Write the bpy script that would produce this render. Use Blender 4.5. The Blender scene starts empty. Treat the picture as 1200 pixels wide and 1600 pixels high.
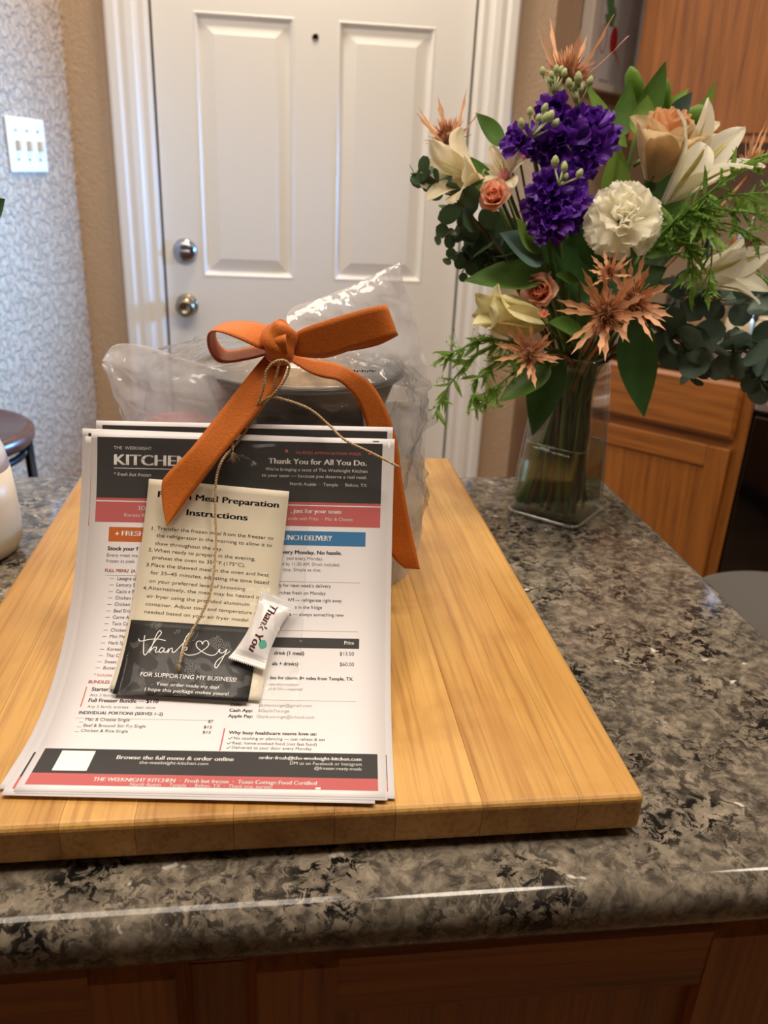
import bpy, bmesh, math, random
import numpy as np
from mathutils import Vector, Matrix, Euler
random.seed(7)
RNG = np.random.RandomState(11)
SC = bpy.context.scene
COL = SC.collection
PI = math.pi

# ------------------------------------------------------------------ camera
CAMZ = 1.2878
CAM = np.array([0.0, 0.0, CAMZ])
FPX = 1274.126
WM = np.array([[0.99208335, -0.00557491, 0.12545736],
               [-0.11772313, -0.38912511, 0.91363171],
               [0.04372519, -0.92116804, -0.38670084]])      # camera (right, down, forward) -> room
cam_data = bpy.data.cameras.new('camera')
cam = bpy.data.objects.new('camera', cam_data)
COL.objects.link(cam)
r_, d_, f_ = WM[:, 0], WM[:, 1], WM[:, 2]
cam.matrix_world = Matrix(((r_[0], -d_[0], -f_[0], CAM[0]), (r_[1], -d_[1], -f_[1], CAM[1]), (r_[2], -d_[2], -f_[2], CAM[2]), (0, 0, 0, 1)))
cam_data.sensor_fit = 'VERTICAL'
cam_data.sensor_height = 32.0
cam_data.lens = FPX / 1600 * 32.0
cam_data.clip_start = 0.02
cam_data.dof.use_dof = True
cam_data.dof.focus_distance = 0.57
cam_data.dof.aperture_fstop = cam_data.lens / 3.0
SC.camera = cam

# ------------------------------------------------------------------ world, lamps, exposure
world = bpy.data.worlds.new('world'); SC.world = world
world.use_nodes = True
world.node_tree.nodes['Background'].inputs[0].default_value = (0.55, 0.62, 0.75, 1)
world.node_tree.nodes['Background'].inputs[1].default_value = 0.05
SC.view_settings.view_transform = 'Standard'
SC.view_settings.look = 'None'
SC.view_settings.gamma = 1.0
SC.view_settings.use_curve_mapping = False
SC.view_settings.exposure = 0.16

WARM = (1.0, 0.87, 0.72)
def area_lamp(name, loc, size, power, color, target=None, shape='DISK', size_y=None, spread=None):
    L = bpy.data.lights.new(name, 'AREA'); L.shape = shape; L.size = size
    if size_y: L.size_y = size_y
    if spread: L.spread = spread
    L.energy = power; L.color = color
    o = bpy.data.objects.new(name, L); COL.objects.link(o); o.location = loc
    t = Vector(target) if target is not None else Vector((loc[0], loc[1], 0))
    o.rotation_euler = (t - Vector(loc)).to_track_quat('-Z', 'Y').to_euler()
    return o
CEIL_Z = 2.60
LAMPS = [((-0.34, 0.62), 19.2, 1.10, 0.62), ((0.58, 0.34), 14.0, 0.50, None), ((0.05, 2.08), 14.0, 0.30, None), ((1.55, 0.95), 7.0, 0.36, None)]
for (lx, ly), pw, sz, sy_ in LAMPS:
    area_lamp('ceiling_light', (lx, ly, CEIL_Z - 0.03), sz, pw, WARM, shape='RECTANGLE' if sy_ else 'DISK', size_y=sy_)
area_lamp('window_daylight', (1.81, 2.005, 1.42), 0.45, 19.0, (0.19, 0.47, 1.0), target=(-0.62, 1.62, 1.22), shape='RECTANGLE', size_y=0.55, spread=math.radians(46))

# ------------------------------------------------------------------ helpers
def S(r, g, b):
    def f(c):
        c /= 255.0
        return c / 12.92 if c <= 0.04045 else ((c + 0.055) / 1.055) ** 2.4
    return (f(r), f(g), f(b), 1.0)

def at(x, y, Y):
    """point at depth Y seen at photo position x, y"""
    r = WM @ np.array([x - 600.0, y - 800.0, FPX])
    return CAM + r * (Y / r[1])

def nrm(v):
    v = np.asarray(v, float); n = np.linalg.norm(v)
    return v / n if n > 1e-12 else v

def frame(axis):
    a = nrm(axis)
    t = np.array([0, 0, 1.0]) if abs(a[2]) < 0.9 else np.array([1.0, 0, 0])
    x = nrm(np.cross(t, a)); y = np.cross(a, x)
    return x, y, a

def new_obj(name, me, parent=None):
    o = bpy.data.objects.new(name, me); COL.objects.link(o)
    if parent is not None: o.parent = parent
    return o

def mesh(name, verts, faces, material, parent=None, smooth=True, origin=None):
    """verts in room coordinates; a parented mesh is stored relative to its parent chain"""
    verts = np.asarray(verts, float)
    off = np.zeros(3)
    if parent is not None:
        p = parent
        while p is not None:
            off = off + np.array(p.location); p = p.parent
    own = np.zeros(3)
    if origin is not None:
        own = np.asarray(origin, float) - off
    me = bpy.data.meshes.new(name)
    me.from_pydata((verts - off - own).tolist(), [], [tuple(map(int, f)) for f in faces])
    me.materials.append(material)
    if smooth: me.shade_smooth()
    o = new_obj(name, me, parent)
    o.location = own
    return o

def local_mesh(name, verts, faces, material, parent=None, smooth=False, loc=(0, 0, 0)):
    me = bpy.data.meshes.new(name)
    me.from_pydata([tuple(map(float, v)) for v in verts], [], [tuple(map(int, f)) for f in faces])
    me.materials.append(material)
    if smooth: me.shade_smooth()
    o = new_obj(name, me, parent); o.location = loc
    return o

def thing(name, label, cat, loc=(0, 0, 0), rotz=0.0, group=None):
    o = bpy.data.objects.new(name, None); COL.objects.link(o)
    o.empty_display_size = 0.02
    o.location = tuple(map(float, loc)); o.rotation_euler = (0, 0, rotz)
    o['label'] = label; o['category'] = cat
    if group: o['group'] = group
    return o

def tag(o, label, cat, group=None):
    o['label'] = label; o['category'] = cat
    if group: o['group'] = group
    return o

def structure(o, label=None):
    o['kind'] = 'structure'
    if label: o['label'] = label
    return o

def bm_box(x0, x1, y0, y1, z0, z1, bevel=0.0, seg=2, edges=None):
    bm = bmesh.new()
    bmesh.ops.create_cube(bm, size=1.0)
    bmesh.ops.scale(bm, vec=(x1 - x0, y1 - y0, z1 - z0), verts=bm.verts)
    bmesh.ops.translate(bm, vec=((x0 + x1) / 2, (y0 + y1) / 2, (z0 + z1) / 2), verts=bm.verts)
    if bevel > 0:
        es = [e for e in bm.edges if edges is None or edges(e)]
        bmesh.ops.bevel(bm, geom=es, offset=bevel, segments=seg, profile=0.5, affect='EDGES')
    return bm

def bm_obj(name, bm, material, parent=None, smooth=False, loc=(0, 0, 0)):
    me = bpy.data.meshes.new(name); bm.to_mesh(me); bm.free()
    me.materials.append(material)
    if smooth: me.shade_smooth()
    o = new_obj(name, me, parent); o.location = loc
    return o

def box(name, x0, x1, y0, y1, z0, z1, material, parent=None, bevel=0.0, seg=2, smooth=None):
    """box with its origin at its centre; coordinates relative to the parent"""
    cx, cy, cz = (x0 + x1) / 2, (y0 + y1) / 2, (z0 + z1) / 2
    bm = bm_box(x0 - cx, x1 - cx, y0 - cy, y1 - cy, z0 - cz, z1 - cz, bevel, seg)
    return bm_obj(name, bm, material, parent, False if smooth is None else smooth, (cx, cy, cz))

def catmull(pts, n):
    P = np.asarray(pts, float)
    if len(P) < 3:
        t = np.linspace(0, 1, n)[:, None]; return P[0] + (P[-1] - P[0]) * t
    Q = np.vstack([2 * P[0] - P[1], P, 2 * P[-1] - P[-2]])
    out = []
    m = len(P) - 1
    for k in range(n):
        s = k / (n - 1) * m; i = min(int(s), m - 1); t = s - i
        p0, p1, p2, p3 = Q[i], Q[i + 1], Q[i + 2], Q[i + 3]
        out.append(0.5 * ((2 * p1) + (-p0 + p2) * t + (2 * p0 - 5 * p1 + 4 * p2 - p3) * t * t + (-p0 + 3 * p1 - 3 * p2 + p3) * t ** 3))
    return np.array(out)

def tube(pts, radius, seg=8, caps=True):
    P = np.asarray(pts, float); n = len(P)
    R = np.full(n, radius) if np.isscalar(radius) else np.interp(np.linspace(0, 1, n), np.linspace(0, 1, len(radius)), radius)
    V, F = [], []
    T = np.gradient(P, axis=0)
    x = None
    for i in range(n):
        t = nrm(T[i])
        if x is None: x, y, _ = frame(t)
        else:
            x = nrm(x - t * np.dot(x, t)); y = np.cross(t, x)
        for k in range(seg):
            a = 2 * PI * k / seg
            V.append(P[i] + (x * math.cos(a) + y * math.sin(a)) * R[i])
    for i in range(n - 1):
        for k in range(seg):
            k2 = (k + 1) % seg
            F.append((i * seg + k, i * seg + k2, (i + 1) * seg + k2, (i + 1) * seg + k))
    if caps:
        F.append(tuple(range(seg - 1, -1, -1))); F.append(tuple(range((n - 1) * seg, n * seg)))
    return V, F

def lathe(profile, center, seg=32):
    V, F = [], []
    n = len(profile)
    for r, z in profile:
        for k in range(seg):
            a = 2 * PI * k / seg
            V.append((center[0] + r * math.cos(a), center[1] + r * math.sin(a), center[2] + z))
    for i in range(n - 1):
        for k in range(seg):
            k2 = (k + 1) % seg
            F.append((i * seg + k, i * seg + k2, (i + 1) * seg + k2, (i + 1) * seg + k))
    if profile[0][0] > 1e-5: F.append(tuple(range(seg - 1, -1, -1)))
    if profile[-1][0] > 1e-5: F.append(tuple(range((n - 1) * seg, n * seg)))
    return V, F

def grid(fn, nu, nv):
    V = [fn(i / (nu - 1), j / (nv - 1)) for j in range(nv) for i in range(nu)]
    F = [(j * nu + i, j * nu + i + 1, (j + 1) * nu + i + 1, (j + 1) * nu + i) for j in range(nv - 1) for i in range(nu - 1)]
    return V, F

def slab(fn, nu, nv, th):
    """closed thin slab from a surface fn(u, v, lift)"""
    V1, F1 = grid(lambda u, v: fn(u, v, th), nu, nv)
    V2, F2 = grid(lambda u, v: fn(u, v, 0.0), nu, nv)
    n = nu * nv
    F = list(F1) + [tuple(reversed([i + n for i in f])) for f in F2]
    rim = [i for i in range(nu)] + [j * nu + nu - 1 for j in range(1, nv)] + [(nv - 1) * nu + i for i in range(nu - 2, -1, -1)] + [j * nu for j in range(nv - 2, 0, -1)]
    m = len(rim)
    for k in range(m):
        a, b = rim[k], rim[(k + 1) % m]
        F.append((b, a, a + n, b + n))
    return V1 + V2, F

def join_vf(lst):
    V, F = [], []
    for v, f in lst:
        o = len(V); V += list(v); F += [tuple(i + o for i in q) for q in f]
    return V, F

# ------------------------------------------------------------------ materials
class NT:
    def __init__(self, name):
        self.m = bpy.data.materials.new(name); self.m.use_nodes = True
        self.t = self.m.node_tree; self.p = self.t.nodes['Principled BSDF']; self.out = self.t.nodes['Material Output']
    def n(self, typ, **kw):
        nd = self.t.nodes.new(typ)
        for k, v in kw.items():
            if k in nd.inputs: nd.inputs[k].default_value = v
            else: setattr(nd, k, v)
        return nd
    def l(self, a, b): self.t.links.new(a, b)
    def ramp(self, fac, stops, interp='LINEAR'):
        r = self.n('ShaderNodeValToRGB'); e = r.color_ramp.elements; r.color_ramp.interpolation = interp
        while len(e) < len(stops): e.new(0.5)
        for k, (pos, c) in enumerate(stops): e[k].position = pos; e[k].color = c if len(c) == 4 else (*c, 1)
        self.l(fac, r.inputs[0]); return r.outputs[0]
    def mix(self, fac, a, b, mode='MIX'):
        x = self.n('ShaderNodeMix', data_type='RGBA', blend_type=mode)
        if isinstance(fac, (int, float)): x.inputs[0].default_value = fac
        else: self.l(fac, x.inputs[0])
        for i, c in ((6, a), (7, b)):
            if isinstance(c, tuple): x.inputs[i].default_value = c
            else: self.l(c, x.inputs[i])
        return x.outputs[2]
    def coords(self, scale=(1, 1, 1), rnd=False, rot=(0, 0, 0)):
        tc = self.n('ShaderNodeTexCoord'); mp = self.n('ShaderNodeMapping')
        mp.inputs['Scale'].default_value = scale; mp.inputs['Rotation'].default_value = rot
        self.l(tc.outputs['Object'], mp.inputs[0])
        if rnd:
            oi = self.n('ShaderNodeObjectInfo'); ml = self.n('ShaderNodeMath', operation='MULTIPLY'); ml.inputs[1].default_value = 37.0
            self.l(oi.outputs['Random'], ml.inputs[0]); self.l(ml.outputs[0], mp.inputs['Location'])
        return mp.outputs[0]
    def noise(self, vec, scale, detail=4, rough=0.55, dist=0.0):
        x = self.n('ShaderNodeTexNoise'); x.inputs['Scale'].default_value = scale; x.inputs['Detail'].default_value = detail
        x.inputs['Roughness'].default_value = rough; x.inputs['Distortion'].default_value = dist
        self.l(vec, x.inputs['Vector']); return x.outputs['Fac']
    def bump(self, h, strength, dist=0.001):
        b = self.n('ShaderNodeBump'); b.inputs['Strength'].default_value = strength; b.inputs['Distance'].default_value = dist
        self.l(h, b.inputs['Height']); self.l(b.outputs[0], self.p.inputs['Normal']); return b.outputs[0]

def plain(name, color, rough=0.5, metal=0.0, spec=0.5, coat=0.0, sheen=0.0, sss=0.0, var=0.0, vscale=60.0):
    t = NT(name); p = t.p
    p.inputs['Base Color'].default_value = color; p.inputs['Roughness'].default_value = rough
    p.inputs['Metallic'].default_value = metal; p.inputs['Specular IOR Level'].default_value = spec
    p.inputs['Coat Weight'].default_value = coat; p.inputs['Sheen Weight'].default_value = sheen
    if sss:
        p.inputs['Subsurface Weight'].default_value = sss; p.inputs['Subsurface Scale'].default_value = 0.004
        p.inputs['Subsurface Radius'].default_value = (1.0, 0.8, 0.6)
    if var:
        f = t.noise(t.coords(rnd=True), vscale, 3)
        d = tuple(c * (1 - var) for c in color[:3]) + (1,); b = tuple(min(1, c * (1 + var)) for c in color[:3]) + (1,)
        t.l(t.ramp(f, [(0.3, d), (0.7, b)]), p.inputs['Base Color'])
    return t.m

def wood(name, dark, light, axis, scale=1.0, rough=0.4, coat=0.15, ring=1.0, tint=0.18, fine=1.0, stain=0.0):
    """grain running along axis (0 x, 1 y, 2 z)"""
    t = NT(name)
    sc = [60.0 * scale] * 3; sc[axis] = 2.6 * scale
    v = t.coords(tuple(sc), rnd=True)
    a = t.noise(v, 0.5, 5, 0.55, 0.8)
    sc2 = [260.0 * scale * fine] * 3; sc2[axis] = 7.0 * scale
    b = t.noise(t.coords(tuple(sc2), rnd=True), 1.0, 3, 0.6)
    sc3 = [14.0 * scale] * 3; sc3[axis] = 0.9 * scale
    w = t.n('ShaderNodeTexWave'); w.wave_type = 'BANDS'; w.bands_direction = 'DIAGONAL'
    w.inputs['Scale'].default_value = 1.4 * ring; w.inputs['Distortion'].default_value = 7.0; w.inputs['Detail'].default_value = 2.0; w.inputs['Detail Scale'].default_value = 0.8
    t.l(t.coords(tuple(sc3), rnd=True), w.inputs['Vector'])
    c1 = t.ramp(a, [(0.32, dark), (0.62, light)])
    c2 = t.mix(0.35, c1, t.ramp(w.outputs['Fac'], [(0.1, dark), (0.75, light)]))
    c3 = t.mix(0.45, c2, t.ramp(b, [(0.30, tuple(c * 0.45 for c in dark[:3]) + (1,)), (0.50, light)]), 'MULTIPLY') if False else t.mix(0.35, c2, t.ramp(b, [(0.32, tuple(c * 0.5 for c in dark[:3]) + (1,)), (0.52, light)]))
    oi = t.n('ShaderNodeObjectInfo')
    tn = t.ramp(oi.outputs['Random'], [(0.0, (1 - tint, 1 - tint * 1.15, 1 - tint * 1.4, 1)), (1.0, (1.0 + tint * 0.3, 1.0 + tint * 0.3, 1.0 + tint * 0.3, 1))])
    cc = t.mix(1.0, c3, tn, 'MULTIPLY')
    if stain:
        ps = t.n('ShaderNodeNewGeometry').outputs['Position']; sf = t.noise(ps, 11.0, 4, 0.6, 0.4)
        cc = t.mix(t.ramp(sf, [(0.52, (0, 0, 0, 1)), (0.72, (stain, stain, stain, 1))]), cc, S(150, 96, 44))
    t.l(cc, t.p.inputs['Base Color'])
    t.p.inputs['Roughness'].default_value = rough; t.p.inputs['Coat Weight'].default_value = coat; t.p.inputs['Coat Roughness'].default_value = 0.25
    t.bump(b, 0.25, 0.0004)
    return t.m

def granite(name):
    t = NT(name)
    v = t.coords()
    n1 = t.noise(v, 62, 6, 0.66, 0.9)
    n2 = t.noise(v, 105, 6, 0.72, 0.7)
    n3 = t.noise(v, 20, 3, 0.5)
    vo = t.n('ShaderNodeTexVoronoi'); vo.inputs['Scale'].default_value = 150.0; t.l(v, vo.inputs['Vector'])
    base = t.ramp(n1, [(0.30, S(46, 42, 38)), (0.44, S(92, 86, 78)), (0.56, S(134, 125, 111)), (0.74, S(168, 157, 140))])
    base = t.mix(0.28, base, t.ramp(vo.outputs['Color'], [(0.15, S(52, 48, 44)), (0.8, S(158, 146, 128))]))
    dark = t.ramp(n2, [(0.46, (1, 1, 1, 1)), (0.51, (0, 0, 0, 1))])
    dk2 = t.ramp(n3, [(0.38, (1, 1, 1, 1)), (0.66, (0.10, 0.10, 0.10, 1))])
    m = t.mix(1.0, dark, dk2, 'MULTIPLY')
    base = t.mix(m, base, S(24, 23, 23))
    n4 = t.noise(t.coords((1, 1, 1)), 62, 2, 0.5, 0.2)
    wh = t.ramp(n4, [(0.72, (0, 0, 0, 1)), (0.76, (1, 1, 1, 1))])
    base = t.mix(wh, base, S(206, 200, 190))
    t.l(base, t.p.inputs['Base Color'])
    t.p.inputs['Roughness'].default_value = 0.10; t.p.inputs['Specular IOR Level'].default_value = 0.34
    return t.m

def film(name, tint=(1, 1, 1, 1), gloss=0.10, haze=0.10, haze_col=(0.9, 0.9, 0.92, 1), bump=0.5, scale=40.0, rough=0.12, edge=0.6):
    """thin clear film: mostly see-through, with reflections and a little milky scatter"""
    t = NT(name); nd = t.t.nodes
    nd.remove(t.p)
    tr = t.n('ShaderNodeBsdfTransparent'); tr.inputs[0].default_value = tint
    gl = t.n('ShaderNodeBsdfGlossy'); gl.inputs['Roughness'].default_value = rough
    df = t.n('ShaderNodeBsdfTranslucent'); df.inputs[0].default_value = haze_col
    d2 = t.n('ShaderNodeBsdfDiffuse'); d2.inputs[0].default_value = haze_col
    fr = t.n('ShaderNodeLayerWeight'); fr.inputs['Blend'].default_value = 0.5
    pw = t.n('ShaderNodeMath', operation='POWER'); pw.inputs[1].default_value = 3.5
    t.l(fr.outputs['Facing'], pw.inputs[0])
    if bump:
        b = t.n('ShaderNodeBump'); b.inputs['Strength'].default_value = bump; b.inputs['Distance'].default_value = 0.004
        cv_ = t.coords(); nz = t.n('ShaderNodeTexNoise'); nz.inputs['Scale'].default_value = scale * 0.6; t.l(cv_, nz.inputs['Vector'])
        vm = t.n('ShaderNodeVectorMath', operation='MULTIPLY_ADD'); t.l(nz.outputs['Color'], vm.inputs[0]); vm.inputs[1].default_value = (0.03, 0.03, 0.03); t.l(cv_, vm.inputs[2])
        vr = t.n('ShaderNodeTexVoronoi'); vr.inputs['Scale'].default_value = scale; t.l(vm.outputs[0], vr.inputs['Vector'])
        t.l(vr.outputs['Distance'], b.inputs['Height'])
        t.l(b.outputs[0], gl.inputs['Normal']); t.l(b.outputs[0], fr.inputs['Normal'])
    ad = t.n('ShaderNodeMixShader'); ad.inputs[0].default_value = 0.5
    t.l(df.outputs[0], ad.inputs[1]); t.l(d2.outputs[0], ad.inputs[2])
    m1 = t.n('ShaderNodeMixShader'); m1.inputs[0].default_value = haze
    t.l(tr.outputs[0], m1.inputs[1]); t.l(ad.outputs[0], m1.inputs[2])
    mr = t.n('ShaderNodeMath', operation='MULTIPLY_ADD'); mr.use_clamp = True
    mr.inputs[1].default_value = edge; mr.inputs[2].default_value = gloss
    t.l(pw.outputs[0], mr.inputs[0])
    m2 = t.n('ShaderNodeMixShader'); t.l(mr.outputs[0], m2.inputs[0])
    t.l(m1.outputs[0], m2.inputs[1]); t.l(gl.outputs[0], m2.inputs[2])
    t.l(m2.outputs[0], t.out.inputs['Surface'])
    return t.m

def wall_paint(name, color, scale, strength, rough):
    t = NT(name)
    t.p.inputs['Base Color'].default_value = color; t.p.inputs['Roughness'].default_value = rough
    f = t.noise(t.coords(), scale, 4, 0.55, 0.5)
    h = t.ramp(f, [(0.42, (0, 0, 0, 1)), (0.58, (1, 1, 1, 1))])
    t.bump(h, strength, 0.005)
    return t.m

M = {}
M['wall'] = wall_paint('tan_wall_paint', S(190, 164, 136), 110, 0.3, 0.6)
M['wall_relief'] = wall_paint('tan_knockdown_paint', S(192, 168, 142), 58, 1.0, 0.36)
M['ceiling'] = plain('ceiling_paint', S(222, 214, 202), 0.9)
M['floor'] = wood('floor_boards', S(96, 70, 48), S(140, 108, 78), 1, 0.5, 0.45)
M['white_paint'] = plain('white_semi_gloss_paint', S(236, 233, 226), 0.38)
M['gap'] = plain('door_seal', S(110, 100, 88), 0.8)
M['nickel'] = plain('brushed_nickel', S(150, 140, 120), 0.28, 1.0)
M['chrome'] = plain('satin_chrome', S(168, 170, 178), 0.24, 1.0)
M['black'] = plain('black_plastic', S(22, 22, 23), 0.35)
M['granite'] = granite('speckled_granite')
M['maple'] = wood('maple_block', S(180, 124, 60), S(220, 174, 100), 1, 1.0, 0.42, 0.12, 0.7, 0.30, stain=0.35)
OAKD, OAKL = S(114, 64, 22), S(174, 108, 44)
M['oak_z'] = wood('oak_upright_grain', OAKD, OAKL, 2, 0.8, 0.38, 0.25, 1.2, 0.12)
M['oak_x'] = wood('oak_level_grain', OAKD, OAKL, 0, 0.8, 0.38, 0.25, 1.2, 0.12)
M['paper'] = plain('white_paper', S(234, 231, 234), 0.75, spec=0.2)
M['beige_card'] = plain('cream_card', S(236, 227, 206), 0.7, spec=0.2)
M['black_card'] = plain('black_card', S(28, 26, 26), 0.55)
INK = {'w': S(246, 244, 242), 'lg': S(216, 214, 212), 'pk': S(206, 104, 110), 'dk': S(62, 62, 66), 'gr': S(128, 124, 122), 'pg': S(158, 154, 150), 'or': S(186, 104, 70), 'nv': S(70, 84, 100), 'bk': S(24, 24, 26), 'char': S(66, 65, 65), 'red': S(192, 102, 103), 'blue': S(66, 122, 172), 'orange': S(196, 104, 50), 'plum': S(82, 36, 40), 'teal': S(92, 182, 160), 'rule': S(150, 146, 144)}
for k, c in INK.items(): M['ink_' + k] = plain('ink_' + k, c, 0.7, spec=0.2)

# ------------------------------------------------------------------ room shell
DY = 2.35                                                   # door wall
CORN = np.array([-0.516, DY])                               # corner with the left wall
LT = np.array([-0.259, -0.966])                             # left wall runs this way
CR = np.array([0.707, DY])                                  # outer corner to the kitchen nook
Q = math.sqrt(0.5)
K0 = np.array([1.064, 1.968])                               # kitchen frame: u along cabinet fronts, v into the wall
def kuv(u, v): return np.array([K0[0] + Q * (u + v), K0[1] + Q * (-u + v)])

def wall_slab(name, p, q, z0, z1, material, out=(0, 0), th=0.1):
    """vertical wall from p to q, thickness away from the room"""
    p, q, n = np.asarray(p, float), np.asarray(q, float), nrm(out) * th
    V = []
    for z in (z0, z1):
        for c in (p, q, q + n, p + n): V.append((c[0], c[1], z))
    F = [(0, 1, 5, 4), (1, 2, 6, 5), (2, 3, 7, 6), (3, 0, 4, 7), (4, 5, 6, 7), (3, 2, 1, 0)]
    o = local_mesh(name, V, F, material)
    return structure(o)

def rect_block(name, pts, z0, z1, material):
    n = len(pts)
    V = [(x, y, z) for z in (z0, z1) for x, y in pts]
    F = [tuple(range(n - 1, -1, -1)), tuple(range(n, 2 * n))] + [(i, (i + 1) % n, n + (i + 1) % n, n + i) for i in range(n)]
    return structure(local_mesh(name, V, F, material))
rect_block('floor', [(-2.9, -4.6), (3.7, -4.6), (3.7, 3.3), (-2.9, 3.3)], -0.05, 0.0, M['floor'])
rect_block('ceiling', [(-2.9, -4.6), (3.7, -4.6), (3.7, 3.3), (-2.9, 3.3)], CEIL_Z, CEIL_Z + 0.05, M['ceiling'])

DX0, DX1, DTOP = -0.311, 0.503, 2.04                         # door leaf
bmw = bmesh.new()
def add_bm_box(bm, x0, x1, y0, y1, z0, z1):
    b = bm_box(x0, x1, y0, y1, z0, z1); me = bpy.data.meshes.new('tmp'); b.to_mesh(me); b.free(); bm.from_mesh(me); bpy.data.meshes.remove(me)
add_bm_box(bmw, CORN[0] - 0.1, DX0 - 0.016, DY, DY + 0.12, 0, CEIL_Z)
add_bm_box(bmw, DX1 + 0.016, CR[0], DY, DY + 0.12, 0, CEIL_Z)
add_bm_box(bmw, DX0 - 0.016, DX1 + 0.016, DY, DY + 0.12, DTOP + 0.016, CEIL_Z)
structure(bm_obj('wall_back', bmw, M['wall']))
L_END = CORN + LT * 6.9
wall_slab('wall_left', CORN, L_END, 0, CEIL_Z, M['wall_relief'], out=(-0.966, 0.259))
NK = kuv(-0.522, 0.61)
wall_slab('wall_nook', CR, NK, 0, CEIL_Z, M['wall'], out=(-Q, Q))
W_END = kuv(2.75, 0.61)
WU0, WU1, WZ0, WZ1 = 0.20, 0.80, 1.02, 1.90                   # daylight window beside the range, right of the view
def kitchen_piece(u0, u1, z0, z1):
    a, b = kuv(u0, 0.61), kuv(u1, 0.61); n = np.array([Q, Q]) * 0.1
    return [(c[0], c[1], z) for z in (z0, z1) for c in (a, b, b + n, a + n)]
V, F = [], []
for (u0, u1, z0, z1) in ((-0.522, WU0, 0, CEIL_Z), (WU1, 2.75, 0, CEIL_Z), (WU0, WU1, 0, WZ0), (WU0, WU1, WZ1, CEIL_Z)):
    o = len(V); V += kitchen_piece(u0, u1, z0, z1)
    F += [tuple(i + o for i in f) for f in ((0, 1, 5, 4), (1, 2, 6, 5), (2, 3, 7, 6), (3, 0, 4, 7), (4, 5, 6, 7), (3, 2, 1, 0))]
structure(local_mesh('wall_kitchen', V, F, M['wall']))
wall_slab('wall_right', W_END, (W_END[0], -4.4), 0, CEIL_Z, M['wall'], out=(1, 0))
wall_slab('wall_rear', (-2.55, -4.3), (W_END[0], -4.3), 0, CEIL_Z, M['wall'], out=(0, -1))

# window frame (right of the view, where the daylight enters)
wf = bpy.data.objects.new('window_1', None); COL.objects.link(wf); structure(wf)
wc = kuv((WU0 + WU1) / 2, 0.61); wf.location = (wc[0], wc[1], 0); wf.rotation_euler = (0, 0, -PI / 4)
hw = (WU1 - WU0) / 2
for nm, a in (('window_frame', (-hw, -hw + 0.04, 0.0, 0.06, WZ0, WZ1)), ('window_frame', (hw - 0.04, hw, 0.0, 0.06, WZ0, WZ1)), ('window_frame', (-hw, hw, 0.0, 0.06, WZ0, WZ0 + 0.04)), ('window_frame', (-hw, hw, 0.0, 0.06, WZ1 - 0.04, WZ1)), ('window_bar', (-hw, hw, 0.01, 0.05, 1.44, 1.48))):
    box(nm, *a, M['white_paint'], wf)

# ------------------------------------------------------------------ door with raised panels, hardware, casing
door = bpy.data.objects.new('door_1', None); COL.objects.link(door); structure(door, 'white six-panel entry door')
door.location = (0, DY, 0)
FY = 0.012                                                   # door face, behind the wall face
cols = [(-0.208, 0.041), (0.150, 0.400)]
rows = [(0.20, 0.74), (0.995, 1.628), (1.735, 1.915)]
xs = [DX0 + 0.004] + [c for p in cols for c in p] + [DX1 - 0.004]
zs = [0.008] + [c for p in rows for c in p] + [DTOP - 0.004]
V, F = [], []
for z in zs:
    for x in xs: V.append((x, FY, z))
nx = len(xs)
for j in range(len(zs) - 1):
    for i in range(nx - 1):
        if i in (1, 3) and j in (1, 3, 5): continue
        F.append((j * nx + i, j * nx + i + 1, (j + 1) * nx + i + 1, (j + 1) * nx + i))
o = len(V)
x0, x1, z0, z1 = xs[0], xs[-1], zs[0], zs[-1]
V += [(x0, FY, z0), (x1, FY, z0), (x1, FY, z1), (x0, FY, z1), (x0, FY + 0.04, z0), (x1, FY + 0.04, z0), (x1, FY + 0.04, z1), (x0, FY + 0.04, z1)]
F += [(o + 4, o + 5, o + 1, o), (o + 5, o + 6, o + 2, o + 1), (o + 6, o + 7, o + 3, o + 2), (o + 7, o + 4, o, o + 3), (o + 7, o + 6, o + 5, o + 4)]
local_mesh('door_leaf', V, F, M['white_paint'], door)
PR = [(0.0, 0.0), (0.004, -0.0015), (0.008, 0.002), (0.012, 0.009), (0.016, 0.011), (0.020, 0.0105), (0.046, 0.003), (0.048, 0.0022)]
for (xa, xb) in cols:
    for (za, zb) in rows:
        V, F = [], []
        for ins, dy in PR:
            V += [(xa + ins, FY + dy, za + ins), (xb - ins, FY + dy, za + ins), (xb - ins, FY + dy, zb - ins), (xa + ins, FY + dy, zb - ins)]
        for k in range(len(PR) - 1):
            for c in range(4):
                d = (c + 1) % 4
                F.append((k * 4 + c, k * 4 + d, (k + 1) * 4 + d, (k + 1) * 4 + c))
        k = len(PR) - 1; F.append((k * 4, k * 4 + 1, k * 4 + 2, k * 4 + 3))
        local_mesh('door_panel', V, F, M['white_paint'], door)
box('door_seal', DX0 - 0.014, DX0 + 0.004, 0.022, 0.05, 0, DTOP + 0.012, M['gap'], door)
box('door_seal', DX1 - 0.004, DX1 + 0.014, 0.022, 0.05, 0, DTOP + 0.012, M['gap'], door)
box('door_seal', DX0 - 0.014, DX1 + 0.014, 0.022, 0.05, DTOP - 0.004, DTOP + 0.014, M['gap'], door)

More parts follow.
